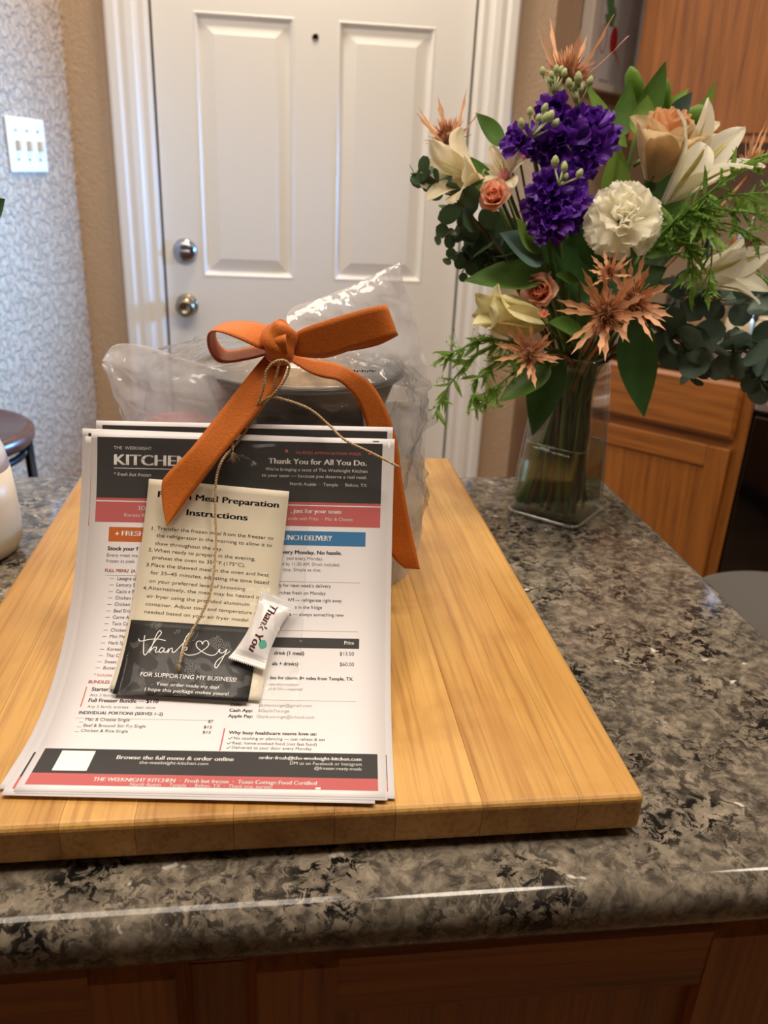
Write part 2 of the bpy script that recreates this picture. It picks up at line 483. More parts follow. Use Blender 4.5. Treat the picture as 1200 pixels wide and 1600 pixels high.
def turned(profile, c, seg=28):
    """lathe around the room's y axis, profile (radius, distance out of the door towards the room)"""
    V, F = lathe(profile, (0, 0, 0), seg)
    return [(c[0] + x, c[1] - z, c[2] + y) for x, y, z in V], F
kp = at(290, 480, DY - 0.03); dp = at(288, 393, DY - 0.01); pp = at(493, 57, DY)
fy = FY
hk = thing('door_knob', 'round brushed-nickel knob on the white door, below the deadbolt', 'door knob', (kp[0], DY + fy, kp[2]))
V, F = turned([(0.030, 0.0), (0.0305, 0.003), (0.027, 0.007), (0.013, 0.009), (0.0115, 0.026)], (kp[0], DY + fy - 0.0005, kp[2])); mesh('rose_plate', V, F, M['nickel'], hk)
V, F = turned([(0.011, 0.024), (0.020, 0.029), (0.0265, 0.037), (0.0275, 0.045), (0.025, 0.053), (0.018, 0.059), (0.0135, 0.0605), (0.0125, 0.0585), (0.0, 0.0585)], (kp[0], DY + fy, kp[2])); mesh('knob', V, F, M['nickel'], hk)
hd = thing('deadbolt', 'round satin-chrome deadbolt turn on the white door above the knob', 'deadbolt', (dp[0], DY + fy, dp[2]))
V, F = turned([(0.0315, 0.0), (0.032, 0.004), (0.030, 0.010), (0.024, 0.015), (0.015, 0.018), (0.0, 0.0185)], (dp[0], DY + fy - 0.0005, dp[2])); mesh('rose_plate', V, F, M['chrome'], hd)
bmt = bm_box(dp[0] - 0.015, dp[0] + 0.015, DY + fy - 0.034, DY + fy - 0.015, dp[2] - 0.0045, dp[2] + 0.0045, 0.003, 3)
ot = bm_obj('thumb_turn', bmt, M['chrome'], hd, True); ot.location = (-dp[0], -(DY + fy), -dp[2])
hp = thing('peephole', 'tiny dark peephole in the white door', 'peephole', (pp[0], DY + fy, pp[2]))
V, F = turned([(0.0085, 0.0), (0.0085, 0.002), (0.0065, 0.003), (0.006, 0.001)], (pp[0], DY + fy - 0.0003, pp[2]), 20); mesh('ring', V, F, M['nickel'], hp)
V, F = turned([(0.0062, 0.0012), (0.0, 0.0012)], (pp[0], DY + fy - 0.0004, pp[2]), 20); mesh('lens', V, F, M['black'], hp)

# casing: an ogee profile run up each side and over the head
CP = [(0.0, 0.0), (0.0, 0.012), (0.006, 0.015), (0.020, 0.013), (0.028, 0.016), (0.034, 0.021), (0.050, 0.023), (0.064, 0.020), (0.074, 0.026), (0.092, 0.026), (0.098, 0.022), (0.098, 0.0)]
def casing(name, xin, sgn):
    V, F = [], []
    ztop = DTOP + 0.006
    for z in (0.0, 1.0):
        for a, b in CP:
            V.append((xin + sgn * a, DY - b, ztop + a if z else 0.0))
    n = len(CP)
    for i in range(n - 1): F.append((i, i + 1, n + i + 1, n + i) if sgn < 0 else (i + 1, i, n + i, n + i + 1))
    structure(local_mesh(name, V, F, M['white_paint'], smooth=False))
casing('trim_1', DX0 - 0.006, -1); casing('trim_2', DX1 + 0.006, 1)
V, F = [], []
for sx, xin in ((-1, DX0 - 0.006), (1, DX1 + 0.006)):
    for a, b in CP: V.append((xin + sx * a, DY - b, DTOP + 0.006 + a))
n = len(CP)
for i in range(n - 1): F.append((i, n + i, n + i + 1, i + 1))
structure(local_mesh('trim_3', V, F, M['white_paint']))
for k, (xa, xb) in enumerate(((DX0 - 0.016, DX0 - 0.003), (DX1 + 0.003, DX1 + 0.016))):
    structure(box('trim_%d' % (4 + k), xa, xb, DY - 0.002, DY + 0.11, 0, DTOP + 0.012, M['white_paint']))

# ------------------------------------------------------------------ island: carcass, doors, granite top
CT = 0.912
isl = thing('island_cabinet', 'oak island cabinet with raised-edge doors under the granite top', 'cabinet', (-0.215, 0.67, 0))
def ibox(name, x0, x1, y0, y1, z0, z1, m, parent=None, bevel=0.0):
    p = parent or isl
    off = np.array(isl.location) if parent is None else np.array(isl.location) + np.array(parent.location)
    return box(name, x0 - off[0], x1 - off[0], y0 - off[1], y1 - off[1], z0 - off[2], z1 - off[2], m, p, bevel)
ibox('carcass', -0.845, 0.415, 0.385, 0.99, 0.10, 0.873, M['oak_z'])
ibox('toe_kick', -0.825, 0.395, 0.44, 0.95, 0.0, 0.10, M['black'])
ibox('face_rail', -0.845, 0.415, 0.362, 0.385, 0.835, 0.873, M['oak_x'])
ibox('face_rail', -0.845, 0.415, 0.362, 0.385, 0.10, 0.14, M['oak_x'])
def frame_door(x0, x1, z0, z1, yf=0.343, sw=0.056):
    d = bpy.data.objects.new('door', None); COL.objects.link(d); d.parent = isl
    d.location = ((x0 + x1) / 2 - isl.location[0], yf - isl.location[1], z0)
    def piece(name, outline, y_out, m):
        # outline: list of (x, z, depth) ; front polygon extruded back, chamfered at the outer edges by its own depths
        off = np.array(isl.location) + np.array(d.location)
        n = len(outline)
        V = [np.array((x, yf + dy, z)) - off for x, z, dy in outline] + [np.array((x, yf + 0.019, z)) - off for x, z, dy in outline]
        F = [tuple(range(n))] + [tuple((i + 1) % n if k == 0 else x for k, x in enumerate((0,))) for i in ()]
        F += [((i + 1) % n, i, n + i, n + (i + 1) % n) for i in range(n)]
        return local_mesh(name, V, F, m, d)
    ch, cd = 0.014, 0.010
    def stile(xa, xb, outer):
        sgn = 1 if outer == 'l' else -1
        xo, xi = (xa, xb) if outer == 'l' else (xb, xa)
        V = []
        off = np.array(isl.location) + np.array(d.location)
        # ring of columns: outer lip, chamfer, inner face; rows: bottom lip, face, top chamfer, top lip
        X = [xo, xo + sgn * ch * 0.5, xi]; DX = [cd, 0.0, 0.0]
        Z = [z0, z0 + ch, z1 - ch, z1]; DZ = [cd, 0.0, 0.0, cd]
        for z, dz in zip(Z, DZ):
            for x, dx in zip(X, DX): V.append(np.array((x, yf + max(dx, dz), z)) - off)
        F = []
        for j in range(3):
            for i in range(2):
                q = (j * 3 + i, j * 3 + i + 1, (j + 1) * 3 + i + 1, (j + 1) * 3 + i)
                F.append(q if sgn > 0 else q[::-1])
        b = len(V)
        for x in (xo, xi):
            for z in (z0, z1): V.append(np.array((x, yf + 0.019, z)) - off)
        F += [(0, 3, 6, 9, b + 1, b), (2, b + 2, b + 3, 11, 8, 5), (9, 10, 11, b + 3, b + 1), (0, b, b + 2, 2, 1)]
        return local_mesh('stile', V, F, M['oak_z'], d)
    stile(x0, x0 + sw, 'l'); stile(x1 - sw, x1, 'r')
    for za, zb, top in ((z1 - sw, z1, True), (z0, z0 + sw, False)):
        off = np.array(isl.location) + np.array(d.location)
        Z = [za, zb - ch * 0.6, zb] if top else [zb, za + ch * 0.6, za]
        V = []
        for z, dz in zip(Z, (0, 0, cd)):
            for x in (x0 + sw, x1 - sw): V.append(np.array((x, yf + 0.0008 + dz, z)) - off)
        for z in (Z[0], Z[2]):
            for x in (x0 + sw, x1 - sw): V.append(np.array((x, yf + 0.019, z)) - off)
        F = [(0, 1, 3, 2), (2, 3, 5, 4), (4, 5, 9, 8), (1, 0, 6, 7), (0, 2, 4, 8, 6), (1, 7, 9, 5, 3)]
        local_mesh('rail', V, F, M['oak_x'], d)
    off = np.array(isl.location) + np.array(d.location)
    box('panel', x0 + sw - 0.004 - off[0], x1 - sw + 0.004 - off[0], yf + 0.009 - off[1], yf + 0.015 - off[1], z0 + sw - 0.004 - off[2], z1 - sw + 0.004 - off[2], M['oak_z'], d)
    return d
frame_door(-0.023, 0.327, 0.15, 0.861)
frame_door(-0.400, -0.056, 0.15, 0.861)
frame_door(-0.780, -0.434, 0.15, 0.861)
for xa, xb in ((-0.060, -0.019), (-0.438, -0.396), (0.32, 0.415), (-0.845, -0.776)):
    ibox('face_stile', xa, xb, 0.3615, 0.385, 0.14, 0.835, M['oak_z'])

bmc = bm_box(-0.865, 0.444, 0.324, 1.019, 0.8745, CT, 0.0155, 6)
tag(bm_obj('granite_countertop', bmc, M['granite'], smooth=True), 'brown-grey speckled granite countertop of the island with rounded edge', 'countertop')

# ------------------------------------------------------------------ butcher-block board
BT = 0.9435
BX0, BX1, BY0, BY1 = -0.2330, 0.2200, 0.3675, 0.9960
bd = thing('cutting_board', 'thick maple butcher-block board of long glued strips on the granite', 'cutting board', ((BX0 + BX1) / 2, (BY0 + BY1) / 2, CT))
wd = [0.047, 0.062, 0.041, 0.055, 0.058, 0.036, 0.052, 0.060, 0.042]
tot = sum(wd); xx = BX0
for k, w in enumerate(wd):
    w = w / tot * (BX1 - BX0); xa, xb = xx, xx + w; xx = xb
    cx, cy = (xa + xb) / 2, (BY0 + BY1) / 2
    bm = bm_box(xa - cx + 0.00012, xb - cx - 0.00012, BY0 - cy, BY1 - cy, CT + 0.0045 - BT, 0)
    first, last = k == 0, k == len(wd) - 1
    def outer(e):
        a, b = e.verts[0].co, e.verts[1].co
        if abs(a.y - b.y) < 1e-6:                      # level or upright edges at the ends
            if abs(a.x - b.x) > 1e-6: return True
            return (first and a.x < 0) or (last and a.x > 0)
        return (first and a.x < 0) or (last and a.x > 0)
    bmesh.ops.bevel(bm, geom=[e for e in bm.edges if outer(e)], offset=0.0045, segments=4, profile=0.5, affect='EDGES')
    bm_obj('board_strip', bm, M['maple'], bd, False, (cx - bd.location[0], cy - bd.location[1], BT - CT))
for fx, fy_ in ((BX0 + 0.03, BY0 + 0.03), (BX1 - 0.03, BY0 + 0.03), (BX0 + 0.03, BY1 - 0.03), (BX1 - 0.03, BY1 - 0.03)):
    V, F = lathe([(0.008, 0.0), (0.009, 0.002), (0.009, 0.0048)], (fx, fy_, CT), 16); mesh('rubber_foot', V, F, M['black'], bd)

# ------------------------------------------------------------------ leaning paper: surface in millimetres from the top left of the sheet
PX0, PY0, PYAW, PTW = -0.04736628, 0.38402289, -0.09615393, 0.03188429
_ks = [0, .12, .3, .6, 1]; _an = [-0.02881307, -0.0332614, 0.35593341, 0.94052957, 1.28766384]
_N = 113
_s = np.linspace(0, 1, _N); _a = np.interp((_s[1:] + _s[:-1]) / 2, _ks, _an); _ds = 0.2794 / (_N - 1)
_cy = np.concatenate([[0], np.cumsum(np.cos(_a)) * _ds]); _cz = np.concatenate([[0], np.cumsum(np.sin(_a)) * _ds])
_ex = np.array([math.cos(PYAW), math.sin(PYAW), 0]); _ey = np.array([-math.sin(PYAW), math.cos(PYAW), 0]); _ez = np.array([0, 0, 1.0])
def P(u, v, lift=0.0):
    """u, v in mm across and down the sheet, lift in mm off it"""
    s = 1 - v / 279.4
    sc = min(max(s, 0.0), 1.0)
    c, z, a = np.interp(sc, _s, _cy), np.interp(sc, _s, _cz), np.interp(sc, _ks, _an)
    c += (s - sc) * 0.2794 * math.cos(a); z += (s - sc) * 0.2794 * math.sin(a)
    uu = u / 215.9 - 0.5
    p = np.array([PX0, PY0, BT + 0.003]) + _ex * uu * 0.2159 + _ey * (c + PTW * sc * uu * 0.2) + _ez * z
    n = -_ey * math.sin(a) + _ez * math.cos(a)
    return p + n * lift / 1000.0
class Frame2:
    """a flat frame laid on the sheet: origin (mm), turn, lift"""
    def __init__(s, u, v, ang, lift): s.u, s.v, s.c, s.s, s.lift = u, v, math.cos(ang), math.sin(ang), lift
    def __call__(s, x, y, l=0.0): return P(s.u + x * s.c - y * s.s, s.v + x * s.s + y * s.c, s.lift + l)

def patch(fr, x0, y0, x1, y1, lift, step=8.0):
    nu = max(2, int((x1 - x0) / 30) + 2); nv = max(2, int(abs(y1 - y0) / step) + 2)
    return grid(lambda u, v: fr(x0 + (x1 - x0) * u, y1 + (y0 - y1) * v, lift), nu, nv)

_font = {}
def text_vf(s, bold=False, shear=0.0):
    key = (s, bold, shear)
    if key in _font: return _font[key]
    c = bpy.data.curves.new('t', 'FONT'); c.body = s; c.size = 1.0; c.resolution_u = 3; c.fill_mode = 'FRONT'
    c.shear = shear
    o = bpy.data.objects.new('t', c); COL.objects.link(o)
    dg = bpy.context.evaluated_depsgraph_get()
    me = bpy.data.meshes.new_from_object(o.evaluated_get(dg))
    V = np.array([v.co[:] for v in me.vertices]).reshape(-1, 3); F = [tuple(p.vertices) for p in me.polygons]
    if bold:
        n0 = len(V); V0 = V; F0 = list(F)
        for q, dx in enumerate((0.022, 0.044, 0.066)):
            V = np.vstack([V, V0 + np.array([dx, 0.006 * (q % 2), 0])]); F = F + [tuple(i + n0 * (q + 1) for i in f) for f in F0]
    bpy.data.objects.remove(o); bpy.data.curves.remove(c); bpy.data.meshes.remove(me)
    _font[key] = (V, F); return V, F
CAPH = None
def place_text(fr, s, x, y, w, h, style, lift, vert=None):
    """text with its baseline at (x, y) mm, fitted to width w and cap height h, on the frame"""
    global CAPH
    if CAPH is None: CAPH = text_vf('H')[0][:, 1].max()
    V, F = text_vf(s, 'b' in style, 0.25 if 'i' in style else 0.0)
    if len(V) == 0: return [], []
    sy = h / CAPH; x0, x1 = V[:, 0].min(), V[:, 0].max()
    sx = sy * 0.93 if w is None else w / (x1 - x0)
    if vert is not None: return [vert((p[0] - x0) * sx, p[1] * sy) for p in V], F
    return [fr(x + (p[0] - x0) * sx, y - p[1] * sy, lift) for p in V], F

FLYER_TEXT=[
  ('THE  WEEKNIGHT', 16.1, 12.0, 27.1, 2.3, 'r', 'lg'),
  ('KITCHEN', 16.3, 23.3, 54.4, 7.6, 'b', 'w'),
  ('* fresh but frozen', 16.4, 31.4, 26.7, 2.5, 'i', 'lg'),
  ('NURSES APPRECIATION WEEK', 148.3, 12.1, 48.2, 2.0, 'r', 'pk'),
  ('Thank You for All You Do.', 127.9, 19.6, 72.7, 3.9, 'b', 'w'),
  ("We're bringing a taste of The Weeknight Kitchen", 126.1, 24.8, 75.1, 2.3, 'r', 'lg'),
  ('to your team — because you deserve a real meal.', 123.4, 29.4, 77.5, 2.3, 'r', 'lg'),
  ('North Austin  ·  Temple  ·  Belton, TX', 144.3, 35.3, 56.8, 2.3, 'r', 'lg'),
  ('TO', 34.3, 56.3, 5.5, 3.2, 'b', 'w'),
  ('Korean B', 24.9, 61.1, 14.7, 2.4, 'r', 'lg'),
  (', just for your team', 145.4, 55.6, 37.3, 3.2, 'b', 'w'),
  ('erole with Frito  ·  Mac & Cheese', 143.7, 60.9, 47.7, 2.4, 'r', 'lg'),
  ('FRESH', 23.8, 75.2, 16.5, 3.5, 'b', 'w'),
  ('LUNCH DELIVERY', 138.7, 75.8, 38.1, 3.7, 'b', 'w'),
  ('Stock your f', 14.5, 85.9, 22.0, 2.7, 'b', 'dk'),
  ('Every meal ma', 14.4, 90.6, 22.0, 2.3, 'r', 'gr'),
  ('frozen at peak', 14.2, 94.9, 20.6, 2.3, 'r', 'gr'),
  ('FULL MENU  (A', 13.9, 101.9, 21.9, 2.3, 'b', 'or'),
  ('* Includes ind', 17.8, 179.2, 17.4, 2.1, 'r', 'or'),
  ('BUNDLES & E', 15.6, 184.7, 19.9, 2.3, 'b', 'or'),
  ('Starter Pa', 19.1, 190.6, 16.3, 2.8, 'b', 'dk'),
  ('Any 3 family e', 19.0, 194.9, 18.7, 2.2, 'r', 'gr'),
  ('Full Freezer Bundle — $110', 19.2, 199.4, 46.2, 2.8, 'b', 'dk'),
  ('Any 5 family entrees  ·  best value', 19.7, 204.1, 44.5, 2.2, 'r', 'gr'),
  ('INDIVIDUAL PORTIONS (SERVES 1–2)', 15.6, 209.3, 54.7, 2.4, 'b', 'nv'),
  ('Mac & Cheese Single', 21.3, 214.8, 28.6, 2.5, 'r', 'dk'),
  ('Beef & Broccoli Stir Fry Single', 21.5, 219.9, 39.9, 2.5, 'r', 'dk'),
  ('Chicken & Rice Single', 21.2, 224.4, 29.9, 2.5, 'r', 'dk'),
  ('$7', 100.8, 214.6, 3.4, 2.3, 'b', 'gr'),
  ('$12', 98.7, 219.5, 5.4, 2.3, 'b', 'gr'),
  ('$12', 98.7, 223.9, 5.4, 2.3, 'b', 'gr'),
  ('Every Monday. No hassle.', 138.7, 85.9, 45.5, 2.7, 'b', 'dk'),
  ('ped every Monday.', 144.0, 90.2, 26.7, 2.3, 'r', 'gr'),
  ('d by 11:30 AM. Drink included.', 141.0, 94.4, 42.1, 2.3, 'r', 'gr'),
  ('njoy. Simple as that.', 141.6, 98.5, 28.0, 2.3, 'r', 'gr'),
  ("ady for next week's delivery", 136.6, 110.2, 40.5, 2.4, 'r', 'dk'),
  ('nches fresh on Monday', 140.1, 115.6, 33.4, 2.4, 'r', 'dk'),
  ('AM — refrigerate right away', 146.0, 120.8, 39.4, 2.4, 'r', 'dk'),
  ('s in the fridge', 151.8, 126.0, 19.4, 2.4, 'r', 'dk'),
  ('a — always something new', 148.0, 131.3, 39.2, 2.4, 'r', 'dk'),
  ('Price', 188.3, 151.9, 6.9, 2.7, 'b', 'w'),
  ('drink (1 meal)', 139.1, 160.4, 21.1, 2.7, 'b', 'dk'),
  ('$13.50', 185.4, 160.1, 10.0, 2.7, 'r', 'dk'),
  ('als + drinks)', 138.3, 168.4, 18.3, 2.7, 'b', 'dk'),
  ('$60.00', 185.7, 168.1, 9.9, 2.7, 'r', 'dk'),
  ('lies for clients 8+ miles from Temple, TX.', 138.0, 179.1, 57.5, 2.4, 'b', 'dk'),
  ('ues your location', 138.0, 183.9, 20.2, 2.1, 'r', 'gr'),
  ('of $100 is required', 137.4, 187.6, 23.2, 2.1, 'r', 'gr'),
  ('Zelle:', 113.1, 200.7, 8.1, 2.4, 'b', 'gr'),
  ('gaylayounge@gmail.com', 132.3, 200.5, 35.6, 2.3, 'r', 'pg'),
  ('Cash App:', 113.3, 205.2, 15.7, 2.4, 'b', 'dk'),
  ('$GaylaYounge', 132.4, 205.0, 20.8, 2.3, 'r', 'pg'),
  ('Apple Pay:', 113.1, 209.9, 16.4, 2.4, 'b', 'dk'),
  ('Gayla.younge@icloud.com', 132.1, 209.8, 38.1, 2.3, 'r', 'pg'),
  ('Why busy healthcare teams love us:', 115.5, 224.0, 57.1, 2.7, 'b', 'dk'),
  ('No cooking or planning — just reheat & eat', 119.5, 228.7, 58.7, 2.5, 'r', 'dk'),
  ('Real, home-cooked food (not fast food)', 119.3, 233.1, 53.8, 2.5, 'r', 'dk'),
  ('Delivered to your door every Monday', 119.5, 237.2, 50.6, 2.5, 'r', 'dk'),
  ('Browse the full menu & order online', 50.4, 248.9, 72.0, 3.6, 'b', 'w'),
  ('the-weeknight-kitchen.com', 65.4, 253.2, 42.0, 2.9, 'r', 'lg'),
  ('order-fresh@the-weeknight-kitchen.com', 137.6, 246.5, 64.3, 3.1, 'b', 'w'),
  ('DM us on Facebook or Instagram', 157.5, 251.2, 44.4, 2.8, 'r', 'lg'),
  ('@freezer.ready.meals', 172.8, 255.5, 29.1, 2.6, 'r', 'lg'),
  ('THE WEEKNIGHT KITCHEN  ·  Fresh but frozen  ·  Texas Cottage Food Certified', 42.4, 269.6, 132.7, 3.3, 'b', 'w'),
  ('North Austin  ·  Temple  ·  Belton, TX  ·  Thank you, nurses!', 65.0, 273.4, 83.7, 2.9, 'r', 'lg'),
  ('Lasagne al', 23.2, 107.6, None, 2.45, 'r', 'dk'),
  ('Lemony Sh', 23.2, 112.3, None, 2.45, 'r', 'dk'),
  ('Cacio e Pe', 23.2, 117.1, None, 2.45, 'r', 'dk'),
  ('Chicken &', 23.2, 121.8, None, 2.45, 'r', 'dk'),
  ('Chicken E', 23.2, 126.5, None, 2.45, 'r', 'dk'),
  ('Beef Erich', 23.2, 131.3, None, 2.45, 'r', 'dk'),
  ('Carne Asa', 23.2, 136.0, None, 2.45, 'r', 'dk'),
  ('Taco Cass', 23.2, 140.7, None, 2.45, 'r', 'dk'),
  ('Chicken &', 23.2, 145.5, None, 2.45, 'r', 'dk'),
  ('Mini Meat', 23.2, 150.2, None, 2.45, 'r', 'dk'),
  ('Herb Spin', 23.2, 155.0, None, 2.45, 'r', 'dk'),
  ('Korean B', 23.2, 159.7, None, 2.45, 'r', 'dk'),
  ('Thai Chic', 23.2, 164.4, None, 2.45, 'r', 'dk'),
  ('Sweet & S', 23.2, 169.2, None, 2.45, 'r', 'dk'),
  ('Butter Ch', 23.2, 173.9, None, 2.45, 'r', 'dk'),
]
CARD_TEXT=[
   ('Frozen Meal Preparation', 7.4, 12.8, 88.3, 4.3, 'b', 'bk') ,
   ('Instructions', 29.4, 24.2, 44.6, 4.3, 'b', 'bk') ,
   ('1.', 6.0, 37.5, 2.8, 2.5, 'r', 'bk') ,
   ('Transfer the frozen meal from the freezer to', 9.7, 36.8, 84.4, 2.5, 'r', 'bk') ,
   ('the refrigerator in the morning to allow it to', 9.9, 42.2, 83.9, 2.5, 'r', 'bk') ,
   ('thaw throughout the day.', 9.7, 48.1, 48.9, 2.5, 'r', 'bk') ,
   ('2.', 5.7, 53.1, 2.8, 2.5, 'r', 'bk') ,
   ('When ready to prepare in the evening,', 9.5, 53.2, 73.5, 2.5, 'r', 'bk') ,
   ('preheat the oven to 350°F (175°C).', 9.3, 58.5, 66.9, 2.5, 'r', 'bk') ,
   ('3.', 5.5, 64.3, 3.2, 2.5, 'r', 'bk') ,
   ('Place the thawed meal in the oven and heat', 9.2, 64.1, 84.9, 2.5, 'r', 'bk') ,
   ('for 35–45 minutes, adjusting the time based', 9.5, 69.7, 85.2, 2.5, 'r', 'bk') ,
   ('on your preferred level of browning.', 9.5, 75.8, 69.7, 2.5, 'r', 'bk') ,
   ('4.', 5.8, 81.4, 3.2, 2.5, 'r', 'bk') ,
   ('Alternatively, the meal may be heated in an', 9.4, 81.0, 86.7, 2.5, 'r', 'bk') ,
   ('air fryer using the provided aluminum', 9.5, 87.0, 73.5, 2.5, 'r', 'bk') ,
   ('container. Adjust time and temperature as', 9.6, 92.9, 81.2, 2.5, 'r', 'bk') ,
   ('needed based on your air fryer model.', 9.8, 98.7, 75.0, 2.5, 'r', 'bk') ,
]
BLACK_TEXT=[
   ('FOR SUPPORTING MY BUSINESS!', 15.1, 42.4, 65.4, 3.2, 'r', 'w') ,
   ('Your order made my day!', 27.4, 48.9, 42.5, 2.6, 'r', 'w') ,
   ('I hope this package makes yours!', 20.9, 53.6, 56.3, 2.6, 'r', 'w') ,
]
THANK_STROKES=[
   [(8.0, 13.9), (8.7, 15.5), (11.1, 15.4), (15.7, 13.9), (21.4, 13.3), (26.8, 14.1)] ,
   [(11.7, 11.1), (11.9, 15.3), (12.7, 20.6), (13.9, 25.3), (15.2, 25.7), (16.5, 22.9), (19.7, 14.8), (22.6, 9.3), (22.2, 7.3), (20.8, 7.4), (19.2, 12.1), (18.1, 20.2), (17.3, 24.2)] ,
   [(17.3, 23.6), (18.1, 22.1), (20.2, 19.5), (21.7, 20.0), (21.4, 22.6), (22.4, 23.5), (24.0, 22.1)] ,
   [(26.7, 20.1), (25.0, 19.7), (23.8, 22.1), (25.3, 23.4), (26.8, 21.4), (27.2, 19.8), (27.1, 22.2), (28.3, 23.1), (29.7, 21.5)] ,
   [(29.9, 19.9), (30.0, 23.2), (30.9, 20.4), (32.4, 19.5), (32.8, 21.8), (33.8, 22.8), (35.4, 21.3), (38.4, 16.6), (43.0, 9.5), (43.2, 7.5), (41.8, 7.8), (39.8, 13.4), (39.2, 23.2)] ,
   [(39.3, 21.7), (41.2, 18.8), (42.6, 18.5), (42.2, 20.4), (40.2, 21.0), (42.1, 23.4), (45.5, 24.0), (50.1, 22.7), (53.5, 19.9), (56.4, 16.9), (56.9, 14.3), (55.1, 12.2), (53.3, 13.0), (52.7, 15.1), (51.6, 13.1), (49.4, 13.0), (48.3, 14.9), (49.2, 17.4), (51.5, 19.5), (54.7, 21.4), (58.8, 23.0), (62.6, 22.5), (64.6, 19.6), (64.8, 18.1)] ,
   [(65.3, 18.0), (65.6, 20.3), (67.6, 20.8), (69.3, 19.0), (70.3, 17.7)] ,
   [(70.3, 17.7), (68.7, 24.2), (66.7, 29.7), (65.3, 32.6), (64.0, 31.0), (64.8, 27.1), (68.5, 23.2), (72.7, 19.1)] ,
]
ITEM_Y=[107.6, 112.3, 117.1, 121.8, 126.5, 131.3, 136.0, 140.7, 145.5, 150.2, 155.0, 159.7, 164.4, 169.2, 173.9]

def sheet(label, du, dv, ang, lift, full):
    fr = Frame2(du, dv, ang, lift)
    nm = 'flyer'
    base = fr(108, 279.4)
    t = thing(nm, label, 'flyer', base, group='flyers in the leaning stack')
    V, F = slab(lambda u, v, l: fr(215.9 * u, 279.4 * (1 - v), l), 9, 57, 0.10)
    mesh('paper_sheet', V, F, M['paper'], t)
    pk = {}
    def add(ink, vf): pk.setdefault(ink, []).append(vf)
    A, B, C = 0.16, 0.20, 0.24
    add(('header_band', 'char'), patch(fr, 4.3, 3.2, 211.9, 47.6, A)); add(('red_band', 'red'), patch(fr, 4.2, 47.6, 211.9, 65.3, A))
    add(('footer_band', 'char'), patch(fr, 4.3, 239.7, 211.9, 263.0, A)); add(('footer_red_band', 'red'), patch(fr, 4.2, 263.0, 211.9, 273.7, A))
    add(('white_rule', 'w'), patch(fr, 4.3, 49.6, 211.9, 50.3, B))
    if full:
        add(('orange_heading_box', 'orange'), patch(fr, 14.6, 68.9, 100, 79.6, A)); add(('blue_heading_box', 'blue'), patch(fr, 112, 68.9, 201.4, 79.5, A))
        add(('price_heading_bar', 'char'), patch(fr, 112, 147.4, 198.9, 155.0, A))
        add(('printed_rule', 'w'), patch(fr, 16.3, 25.5, 62, 25.9, B))
        for a in ((112, 106.2, 198, 106.5), (112, 142.1, 198, 142.4), (112, 195.2, 198, 195.5), (14.6, 104.2, 100, 104.5), (14.6, 212.6, 103, 212.9)): add(('printed_rule', 'rule'), patch(fr, *a, A))
        add(('printed_side_bar', 'or'), patch(fr, 14.9, 187.6, 15.6, 203.5, A)); add(('printed_side_bar', 'pk'), patch(fr, 111.9, 219.0, 112.8, 239.3, A))
        add(('blank_code_square', 'w'), patch(fr, 15.4, 241.6, 36.0, 260.6, B))
        for bx in (141.2, 202.6): add(('printed_text', 'pk'), patch(fr, bx - 1.0, 9.2, bx + 1.0, 11.2, B))
        add(('printed_text', 'w'), patch(fr, 174.5, 271.6, 177.5, 273.3, B))
        add(('printed_text', 'dk'), patch(fr, 204.6, 1.0, 209.2, 1.7, B))
        # star mark before FRESH
        sv = [fr(20.6 + math.cos(k * PI / 4) * (1.9 if k % 2 == 0 else 0.6), 73.7 + math.sin(k * PI / 4) * (1.9 if k % 2 == 0 else 0.6), B) for k in range(7, -1, -1)]
        add(('printed_text', 'w'), (sv, [tuple(range(8))]))
        for (s, x, y, w, h, st, ink) in FLYER_TEXT:
            add(('printed_text', ink), place_text(fr, s, x, y, w, h, st, C))
        for k in range(15):                                  # dashes before the menu items
            y = ITEM_Y[k]; add(('printed_text', 'dk'), patch(fr, 18.0, y - 1.1, 21.0, y - 0.85, B))
        for y in (217.0, 221.2, 225.4): add(('printed_text', 'dk'), patch(fr, 17.6, y - 1.1, 20.4, y - 0.85, B))
        for y in (228.8, 233.3, 237.4):                      # ticks
            V, F = [fr(115.8, y - 1.2, B), fr(116.2, y - 1.5, B), fr(116.8, y - 0.6, B), fr(118.4, y - 2.5, B), fr(118.8, y - 2.3, B), fr(116.9, y, B)], [(0, 5, 2, 1), (2, 5, 4, 3)]
            add(('printed_text', 'dk'), (V, F))
    for (name, ink), lst in pk.items():
        if name in ('printed_text', 'printed_rule', 'printed_side_bar'):
            for V, F in lst:
                if len(V): mesh(name, V, F, M['ink_' + ink], t, smooth=False)
            continue
        V, F = join_vf(lst); mesh(name, V, F, M['ink_' + ink], t, smooth=False)
    return t
sheet('top printed flyer facing the room, its text and coloured bands fully visible', 0, 0, 0, 0.0, True)
sheet('flyer under the top one, showing a sliver along its lower edge', 1.6, 1.6, 0.001, -0.25, False)
sheet('flyer slid to the left at the top of the stack, behind the top one', -4.4, 3.2, 0.006, -0.5, False)
sheet('flyer whose lower left corner fans out furthest toward the board edge', -6.5, -2.5, 0.012, -0.75, False)
sheet('flyer whose lower right corner sticks out beyond the rest of the stack', 4.9, 0.2, -0.004, -1.0, False)
sheet('rearmost flyer, its black header peeking out above the stack', 3.2, -8.5, -0.004, -1.25, False)

